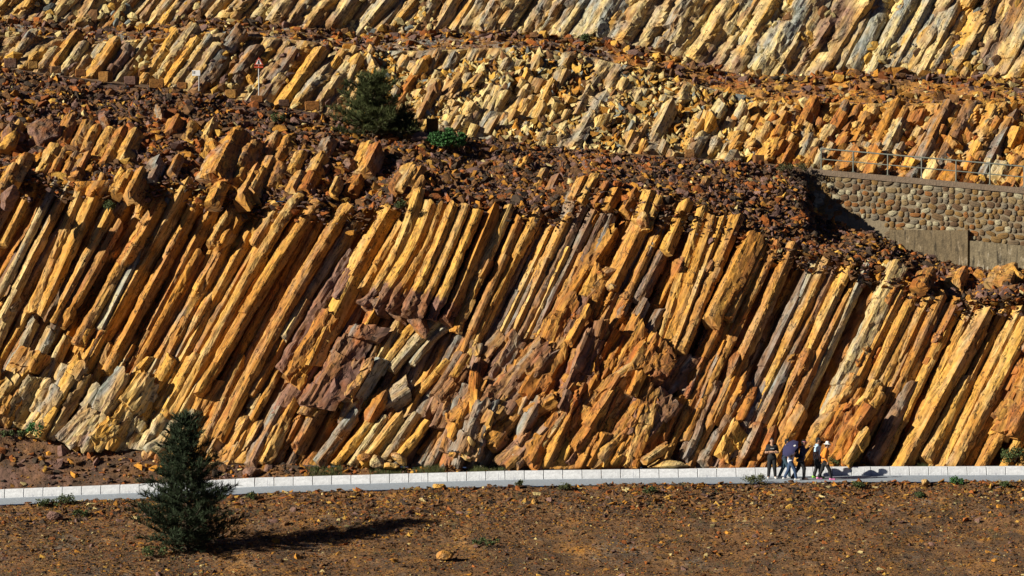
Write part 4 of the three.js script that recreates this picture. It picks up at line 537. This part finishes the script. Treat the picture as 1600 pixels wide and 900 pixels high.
{ const rnd = rngOf(88), N = needles(); for (let i = 0; i < 2600; i++) { const px = i < 1700 ? 480 + rnd() * 350 : i < 2000 ? 1290 + rnd() * 310 : rnd() * 420, k = noise(px * .035, 2.2, 8); if (k < -.1) continue; const p = surf(cKerb, cFoot, px, i < 2000 ? .3 + .65 * rnd() : .95 + .05 * rnd(), { amp: .25, f: .7 }), tall = .16 + .3 * Math.max(0, k) * rnd() + .1 * rnd(); for (let j = 0; j < 7; j++) N.add(p.clone().add(V((rnd() - .5) * .12, -.02, (rnd() - .5) * .12)), V((rnd() - .5) * .9, 1, (rnd() - .5) * .9).normalize(), tall * (.6 + .6 * rnd()), .008, .6 + rnd() * .8, rnd); }
  const g = mesh('grass', N.build(), leafMat(.075, .085, .025)); g.userData.kind = 'stuff'; g.userData.label = 'green grass tufts along the cliff foot behind the barrier'; g.userData.category = 'grass'; }
{ const rnd = rngOf(89), N = needles(); for (let i = 0; i < 1500; i++) { const px = rnd() * 1600, v = 1 - .9 * rnd() ** 1.6; if (noise(px * .012, v * 5, 4.4) < .14) continue; const p = onFore(px, v); for (let j = 0; j < 8; j++) N.add(p.clone().add(V((rnd() - .5) * .2, -.01, (rnd() - .5) * .2)), V((rnd() - .5) * 1.4, 1, (rnd() - .5) * 1.4).normalize(), .06 + .14 * rnd(), .008, .6 + rnd() * .8, rnd); }
  const g = mesh('ground_weeds', N.build(), leafMat(.07, .075, .025)); g.userData.kind = 'stuff'; g.userData.label = 'sparse low weeds between the gravel stones'; g.userData.category = 'grass'; }

// ------------------------------------------------------------------ people
function nets(caps, cell, k = .03) { // one smooth skin round tapered capsules [ax, ay, az, bx, by, bz, ra, rb] (naive surface nets)
  const lo = V(1e9, 1e9, 1e9), hi = V(-1e9, -1e9, -1e9); for (const c of caps) for (const s of [0, 3]) { const r = Math.max(c[6], c[7]) + cell * 2; lo.min(V(c[s] - r, c[s + 1] - r, c[s + 2] - r)); hi.max(V(c[s] + r, c[s + 1] + r, c[s + 2] + r)); }
  const n = [0, 1, 2].map((i) => Math.ceil((hi.getComponent(i) - lo.getComponent(i)) / cell) + 1), [nx, ny, nz] = n, F = new Float32Array(nx * ny * nz).fill(1e3), I = (x, y, z) => x + nx * (y + ny * z);
  for (const c of caps) { const [ax, ay, az, bx, by, bz, ra, rb] = c, dx = bx - ax, dy = by - ay, dz = bz - az, dd = dx * dx + dy * dy + dz * dz || 1e-9, R = Math.max(ra, rb) + 3 * cell + k;
    const r0 = [ax, ay, az].map((q, i) => Math.max(0, Math.floor((Math.min(q, [bx, by, bz][i]) - R - lo.getComponent(i)) / cell))), r1 = [ax, ay, az].map((q, i) => Math.min(n[i] - 1, Math.ceil((Math.max(q, [bx, by, bz][i]) + R - lo.getComponent(i)) / cell)));
    for (let z = r0[2]; z <= r1[2]; z++) for (let y = r0[1]; y <= r1[1]; y++) for (let x = r0[0]; x <= r1[0]; x++) { const X = lo.x + x * cell - ax, Y = lo.y + y * cell - ay, Z = lo.z + z * cell - az, t = clamp((X * dx + Y * dy + Z * dz) / dd), d = Math.hypot(X - dx * t, Y - dy * t, Z - dz * t) - (ra + (rb - ra) * t), i = I(x, y, z), o = F[i], h = Math.max(k - Math.abs(o - d), 0) / k; F[i] = Math.min(o, d) - h * h * k * .25; } }
  const vid = new Int32Array(F.length).fill(-1), pos = [], idx = [];
  for (let z = 0; z < nz - 1; z++) for (let y = 0; y < ny - 1; y++) for (let x = 0; x < nx - 1; x++) { let m = 0, sx = 0, sy = 0, sz = 0; const v = []; for (let q = 0; q < 8; q++) v.push(F[I(x + (q & 1), y + ((q >> 1) & 1), z + (q >> 2))]); for (let q = 0; q < 8; q++) for (const b of [1, 2, 4]) if (!(q & b)) { const u = v[q], w = v[q | b]; if ((u < 0) !== (w < 0)) { const t = u / (u - w); sx += (q & 1) + (b === 1 ? t : 0); sy += ((q >> 1) & 1) + (b === 2 ? t : 0); sz += (q >> 2) + (b === 4 ? t : 0); m++; } } if (m) { vid[I(x, y, z)] = pos.length / 3; pos.push(lo.x + (x + sx / m) * cell, lo.y + (y + sy / m) * cell, lo.z + (z + sz / m) * cell); } }
  const quad = (a, b, c, d, f) => { if (f) idx.push(a, b, c, a, c, d); else idx.push(a, c, b, a, d, c); };
  for (let z = 1; z < nz - 1; z++) for (let y = 1; y < ny - 1; y++) for (let x = 1; x < nx - 1; x++) { const a = F[I(x, y, z)] < 0; if (a !== F[I(x + 1, y, z)] < 0) quad(vid[I(x, y - 1, z - 1)], vid[I(x, y, z - 1)], vid[I(x, y, z)], vid[I(x, y - 1, z)], a); if (a !== F[I(x, y + 1, z)] < 0) quad(vid[I(x - 1, y, z - 1)], vid[I(x - 1, y, z)], vid[I(x, y, z)], vid[I(x, y, z - 1)], a); if (a !== F[I(x, y, z + 1)] < 0) quad(vid[I(x - 1, y - 1, z)], vid[I(x, y - 1, z)], vid[I(x, y, z)], vid[I(x - 1, y, z)], a); }
  const g = new THREE.BufferGeometry(); g.setAttribute('position', new THREE.Float32BufferAttribute(pos, 3)); g.setIndex(idx); g.computeVertexNormals(); return g;
}
const cloth = (r, g, b) => new THREE.MeshStandardMaterial({ color: new THREE.Color().setRGB(r, g, b), roughness: .9 });
const skin = cloth(.40, .23, .15), hairM = cloth(.012, .01, .009), eyeM = cloth(.02, .015, .012), lipM = cloth(.3, .11, .09);
// pose: x forward, y up, z to the right hand; feet [x, y, z] as ankles, elbows and wrists likewise
function person(label, px, z, yaw, H, o) {
  const x = W(px, 747, z).x, t = thing('person', label, 'person', [x, roadY(x)[0] + .0, z], yaw), s = H / 1.68, S = (c) => c.map((q) => q * s), lean = o.lean ?? 0;
  const hip = [0, .88, 0], chest = [.01 + lean, 1.24, 0], neck = [.02 + lean * 1.2, 1.42, 0], head = [.045 + lean * 1.35, 1.56, 0], hz = [-.085, .085], sz = [-.175, .175];
  const legs = [0, 1].map((i) => { const f = o.feet[i], k = o.knees?.[i] ?? [f[0] * .5 + .06, .48 + f[1] * .4, hz[i]]; return { h: [hip[0], .86, hz[i]], k, f: [f[0], .085 + f[1], hz[i] + (f[2] ?? 0)], toe: [f[0] + .15, .035 + f[1] + (f[3] ?? 0), hz[i] + (f[2] ?? 0) + (i ? .02 : -.02)] }; });
  const arms = [0, 1].map((i) => ({ s: [lean, 1.37, sz[i]], e: o.elbows[i], w: o.wrists[i], d: o.hands?.[i] ?? [0, -1, 0] }));
  const caps = [], cap = (a, b, ra, rb) => S([...a, ...b, ra, rb]);
  caps.push(cap(hip, chest, .115, .12), cap([hip[0], .9, -.06], [hip[0], .9, .06], .115, .115), cap([chest[0], 1.26, -.08], [chest[0], 1.26, .08], .115, .115), cap([lean, 1.365, -.13], [lean, 1.365, .13], .055, .055), cap([chest[0], 1.36, 0], neck, .075, .055), cap(neck, head, .052, .05));
  for (const l of legs) caps.push(cap(l.h, l.k, .085, .058), cap(l.k, l.f, .056, .038), cap(l.f, l.toe, .04, .03));
  for (const a of arms) caps.push(cap(a.s, a.e, .05, .04), cap(a.e, a.w, .04, .027));
  const body = nets(caps, .016 * s, .05 * s);
  const hc = [cap([head[0] - .01, head[1] + .035, 0], [head[0] + .012, head[1] + .03, 0], .092, .086), cap([head[0] + .035, head[1] - .03, 0], [head[0] + .045, head[1] - .07, 0], .062, .042), cap([head[0] + .095, head[1] + .01, 0], [head[0] + .112, head[1] - .018, 0], .009, .014), cap(neck, [head[0] - .01, head[1] - .03, 0], .05, .055)]; for (const k of [-1, 1]) hc.push(cap([head[0] - .005, head[1] + .02, k * .086], [head[0] - .012, head[1] - .015, k * .09], .014, .01), cap([head[0] + .075, head[1] + .036, k * .03], [head[0] + .07, head[1] + .036, k * .05], .014, .012));
  const parts = [body, nets(hc, .006 * s, .02 * s)];
  arms.forEach((a, i) => { const d = V(...a.d).normalize(), w = V(...a.w), sd = V(0, 0, 1).addScaledVector(d, -d.z); if (sd.length() < .2) sd.set(0, 1, 0).addScaledVector(d, -d.y); sd.normalize(); const nn = V().crossVectors(d, sd).multiplyScalar(i ? 1 : -1), P3 = (f, l, c) => w.clone().addScaledVector(d, f).addScaledVector(sd, l).addScaledVector(nn, c).toArray(), h = [cap(P3(0, 0, 0), P3(.075, 0, 0), .024, .03)];
    const curl = o.curl ?? .5; [[-.03, .07], [-.01, .08], [.01, .076], [.03, .06]].forEach(([l, len]) => h.push(cap(P3(.08, l, 0), P3(.08 + len * .5, l * 1.1, curl * .012), .0095, .009), cap(P3(.08 + len * .5, l * 1.1, curl * .012), P3(.08 + len * (1 - curl * .35), l * 1.1, curl * .05), .009, .0075))); h.push(cap(P3(.025, -.022, 0), P3(.06, -.052, .012), .012, .0105), cap(P3(.06, -.052, .012), P3(.088, -.056, .028), .0105, .009));
    parts.push(nets(h, .0045 * s, .008 * s)); });
  mesh('body', mergeGeometries(parts), skin, t);
  const grow = (list, g, r0 = 0) => list.map((c) => [...c.slice(0, 6), c[6] + g * s, c[7] + g * s]);
  const shirt = grow(caps.slice(0, 1).concat(caps.slice(2, 4)), .016).concat([cap([hip[0] - .0, .9, -.06], [hip[0], .9, .06], .13, .13)]), sl = o.sleeves ?? .5; for (const a of arms) { const m = a.s.map((q, i) => q + (a.e[i] - q) * Math.min(1, sl * 1.4)); shirt.push(cap(a.s, m, .07, .062)); if (sl > .9) shirt.push(cap(a.e, a.w.map((q, i) => q * .93 + a.e[i] * .07), .056, .043)); }
  mesh('shirt', nets(shirt, .016 * s, .04 * s), o.shirt, t);
  const tr = [cap([hip[0], .93, -.055], [hip[0], .93, .055], .125, .125)]; for (const l of legs) { const end = l.f.map((q, i) => q * .96 + l.k[i] * .04); tr.push(cap(l.h, l.k, .105, .08), cap(l.k, end, .078, .062)); }
  mesh('trousers', nets(tr, .016 * s, .04 * s), o.trousers, t);
  for (const l of legs) mesh('shoe', nets([cap([l.f[0] - .045, l.f[1] - .035, l.f[2]], l.toe, .05, .042), cap([l.f[0] - .03, l.f[1] - .02, l.f[2]], [l.f[0] + .02, l.f[1] - .01, l.f[2]], .052, .05)], .012 * s, .02), o.shoes, t);
  for (const k of [-1, 1]) { const e = mesh('eye', new THREE.SphereGeometry(.011 * s, 8, 6), eyeM, t); e.position.set(...S([head[0] + .088, head[1] + .022, k * .036])); }
  const mo = mesh('mouth', new THREE.SphereGeometry(.016 * s, 8, 6), lipM, t); mo.scale.set(.4, .3, 1.2); mo.position.set(...S([head[0] + .086, head[1] - .055, 0]));
  const hr = [cap([head[0] - .028, head[1] + .05, 0], [head[0] - .005, head[1] + .06, 0], .094, .09)]; if (o.longHair) hr.push(cap([head[0] - .06, head[1] + .02, -.03], [head[0] - .075, head[1] - .13, 0], .06, .05), cap([head[0] - .06, head[1] + .02, .03], [head[0] - .075, head[1] - .13, 0], .06, .05)); else hr.push(cap([head[0] - .05, head[1] + .02, 0], [head[0] - .06, head[1] - .04, 0], .07, .055));
  mesh('hair', nets(hr, .01 * s, .03 * s), hairM, t);
  if (o.hat) { const g = mergeGeometries([new THREE.LatheGeometry([[0, .1], [.05, .098], [.085, .07], [.097, .02], [.1, .0], [.175, -.035], [.172, -.042], [.098, -.008], [.09, 0]].map(([a, b]) => new THREE.Vector2(a * s, b * s)), 24)]); const h = mesh('hat', g, o.hat, t); h.position.set(...S([head[0] - .005, head[1] + .075, 0])); h.rotation.z = -.06; }
  if (o.visor) { const g = new THREE.CylinderGeometry(.1 * s, .175 * s, .035 * s, 20, 1, true, -.9 + Math.PI / 2, 1.8); const h = mesh('visor', g, o.visor, t); h.position.set(...S([head[0] + .0, head[1] + .06, 0])); h.rotation.z = -.55; const bnd = mesh('visor_band', new THREE.TorusGeometry(.096 * s, .014 * s, 6, 20), o.visor, t); bnd.rotation.x = Math.PI / 2; bnd.position.set(...S([head[0] - .008, head[1] + .06, 0])); }
  return { t, S, s, arms, head, chest };
}
const world = (p, l) => p.t.localToWorld(V(...p.S(l)));
const black = cloth(.012, .012, .014), jeans = cloth(.03, .06, .13), dkblue = cloth(.018, .022, .05);
const zR = [1.0, .6, 1.5, 1.3, 1.0, 1.6];
const pA = person('person in black t-shirt and black trousers standing facing the viewer with folded arms', 1206, .75, -Math.PI / 2, 1.66, { feet: [[-.02, 0, -.06], [.02, 0, .06]], knees: [[.02, .48, -.11], [.02, .48, .11]], elbows: [[.04, 1.1, -.25], [.04, 1.1, .25]], wrists: [[.2, 1.1, .05], [.19, 1.14, -.05]], hands: [[.1, .1, 1], [.1, .1, -1]], shirt: black, trousers: cloth(.01, .01, .012), shoes: cloth(.5, .5, .5), sleeves: .5 });
const pB = person('person in dark shirt and teal jeans walking behind the navy umbrella', 1226, .7, 0, 1.62, { lean: .05, feet: [[-.22, .02], [.2, 0]], elbows: [[-.05, 1.1, -.24], [.0, 1.1, .23]], wrists: [[.12, .98, -.2], [.12, .95, .2]], shirt: dkblue, trousers: cloth(.025, .06, .09), shoes: cloth(.4, .4, .4), sleeves: .5 });
const pC = person('person in white top and blue jeans striding under the navy umbrella', 1235, 1.5, 0, 1.5, { lean: .06, feet: [[-.27, .03], [.26, 0]], elbows: [[.02, 1.12, -.22], [.02, 1.1, .22]], wrists: [[.16, 1.2, -.06], [.18, 1.2, .1]], hands: [[.4, .8, 0], [.4, .8, 0]], curl: 1, shirt: cloth(.62, .64, .74), trousers: jeans, shoes: cloth(.55, .55, .55), sleeves: .45, longHair: true });
const pD = person('person in navy top with pink visor raising a phone while walking', 1252, 1.35, 0, 1.62, { lean: .06, feet: [[-.36, .03], [.1, 0]], elbows: [[.14, 1.18, -.2], [.14, 1.16, .2]], wrists: [[.32, 1.34, -.07], [.32, 1.34, .07]], hands: [[.35, .8, .1], [.35, .8, -.1]], curl: .9, shirt: cloth(.03, .035, .09), trousers: black, shoes: cloth(.05, .03, .025), sleeves: 1, visor: cloth(.62, .25, .36) });
const pE = person('person in light blue striped t-shirt and dark trousers with lime shoes', 1276, .8, 0, 1.66, { lean: .02, feet: [[-.1, .01], [.14, 0]], elbows: [[-.06, 1.08, -.23], [-.02, 1.08, .24]], wrists: [[.06, .88, -.22], [.1, .86, .23]], shirt: cloth(.38, .56, .74), trousers: cloth(.015, .015, .018), shoes: cloth(.25, .55, .06), sleeves: .5 });
const pF = person('person in orange jacket and white sun hat striding at the head of the group', 1288, 1.6, 0, 1.54, { lean: .07, feet: [[-.26, .03], [.3, 0]], elbows: [[-.1, 1.1, -.22], [-.02, 1.06, .24]], wrists: [[.0, .86, -.21], [.12, .84, .22]], shirt: cloth(.68, .22, .02), trousers: black, shoes: cloth(.65, .2, .42), sleeves: 1, hat: cloth(.78, .78, .76) });
// light bands on the blue shirt, print on the black one
{ for (const [y, c] of [[1.33, .72], [1.22, .7]]) { const g = new THREE.TorusGeometry(.14 * pE.s, .02 * pE.s, 8, 24); const m = mesh('stripe', g, cloth(c, c, c), pE.t); m.rotation.x = Math.PI / 2; m.scale.set(.98, 1.45, 1); m.position.set(...pE.S([pE.chest[0], y, 0])); }
  const m = mesh('shirt_print', new RoundedBoxGeometry(.01, .03, .15, 1, .004), cloth(.4, .4, .4), pA.t); m.position.set(...pA.S([.155, 1.27, 0])); }
function backpack(p, label, mat, dx = -.2) { const w = world(p, [dx, 1.17, 0]), t = thing('backpack', label, 'backpack', w.toArray(), p.t.rotation.y), s = p.s; mesh('bag_body', nets([[0, -.14, -.06, 0, .13, -.05, .1, .085], [0, -.14, .06, 0, .13, .05, .1, .085]].map((c) => c.map((q) => q * s)), .014, .05), mat, t); mesh('pocket', nets([[-.07, -.1, -.03, -.07, -.02, .03, .06, .055]].map((c) => c.map((q) => q * s)), .012, .03), mat, t); for (const k of [-1, 1]) mesh('strap', tubeGeo([V(.05, .18, k * .1), V(.2, .24, k * .115), V(.34, .1, k * .11), V(.28, -.12, k * .12), V(.08, -.2, k * .11)].map((v) => v.multiplyScalar(s)), .014, .014, 16, 6), mat, t); }
backpack(pD, 'dark navy backpack on the back of the person with the pink visor', cloth(.015, .018, .03));
{ const w = world(pE, [-.06, .98, .27]), t = thing('shoulder_bag', 'black and white patterned bag hanging at the side of the blue shirted person', 'bag', w.toArray()), ck = dataTex(64, (u, v) => { const q = Math.sin(u * 40 + 3 * Math.sin(v * 19)) * Math.sin(v * 44 + 2 * Math.sin(u * 23)) > .15 ? .85 : .06; return [q, q, q]; }, true, 1, 1); const g = new RoundedBoxGeometry(.24, .3, .1, 4, .04); mesh('bag_body', g, new THREE.MeshStandardMaterial({ map: ck, roughness: .8 }), t); mesh('strap', tubeGeo([V(-.1, .14, 0), V(-.06, .3, -.1), V(.04, .43, -.18), V(.1, .3, -.06), V(.1, .14, 0)], .012, .012, 14, 6), black, t); }
{ const w = world(pD, [-.1, .84, .15]), t = thing('waist_bag', 'small dark waist bag at the hip of the person with the pink visor', 'bag', w.toArray()); mesh('bag_body', nets([[-.06, 0, 0, .08, -.01, .02, .075, .07]], .012, .03), cloth(.03, .035, .045), t); mesh('strap', tubeGeo([V(-.09, .03, 0), V(-.04, .07, -.06), V(.08, .07, -.03)], .012, .012, 8, 6), black, t); }
{ const w = world(pD, [.39, 1.45, 0]), m = mesh('phone', new RoundedBoxGeometry(.012, .09, .16, 2, .005), cloth(.02, .02, .022)); m.position.copy(w); m.rotation.z = -.1; tag(m, 'dark phone held up by the person with the pink visor', 'phone'); }
{ const w = world(pC, [.19, 1.28, .02]), t = thing('umbrella', 'open navy umbrella tilted back over the person in jeans', 'umbrella', w.toArray()), nav = cloth(.018, .018, .07); nav.side = THREE.DoubleSide; const N8 = 8, R = .43, pos = [], idx = [];
  const n = 10; for (let i = 0; i <= n; i++) for (let j = 0; j <= 32; j++) { const a = j / 32 * 2 * Math.PI, u = i / n, sc = 1 - .1 * u * u * Math.abs(Math.sin(a * 4)), r = R * Math.sin(u * 1.15) / Math.sin(1.15) * sc; pos.push(r * Math.cos(a), .2 * Math.cos(u * 1.15 * 1.3) - .02, r * Math.sin(a)); } for (let i = 0; i < n; i++) for (let j = 0; j < 32; j++) { const a = i * 33 + j; idx.push(a, a + 1, a + 33, a + 1, a + 34, a + 33); }
  const g = new THREE.BufferGeometry(); g.setAttribute('position', new THREE.Float32BufferAttribute(pos, 3)); g.setIndex(idx); g.computeVertexNormals(); const top = new THREE.Group(); const dir = V(-.66, .62, .42).normalize(), q = new THREE.Quaternion().setFromUnitVectors(V(0, 1, 0), dir);
  const c = mesh('canopy', g, nav, t); c.quaternion.copy(q); c.position.copy(dir).multiplyScalar(.28); const sft = mesh('shaft', new THREE.CylinderGeometry(.006, .006, .62, 8), post0(), t); sft.quaternion.copy(q); sft.position.copy(dir).multiplyScalar(.2); const h = mesh('handle', new THREE.CylinderGeometry(.014, .016, .12, 10), black, t); h.quaternion.copy(q); h.position.copy(dir).multiplyScalar(-.08);
  for (let k = 0; k < 8; k++) { const a = k / 8 * 2 * Math.PI, pts = [0, .35, .7, 1].map((u) => V(R * Math.sin(u * 1.15) / Math.sin(1.15) * Math.cos(a) * .98, .2 * Math.cos(u * 1.5) - .03, R * Math.sin(u * 1.15) / Math.sin(1.15) * Math.sin(a) * .98)); mesh('rib', tubeGeo(pts, .004, .003, 8, 5), post0(), c); }
  const patch = mesh('label_patch', new RoundedBoxGeometry(.09, .008, .07, 1, .003), cloth(.6, .6, .6), c); patch.position.set(.24, .1, .22); patch.rotation.set(.5, 0, -.5); }
function post0() { return post0.m ??= new THREE.MeshStandardMaterial({ color: new THREE.Color().setRGB(.3, .3, .3), roughness: .4, metalness: .6 }); }
renderer.render(scene, camera);
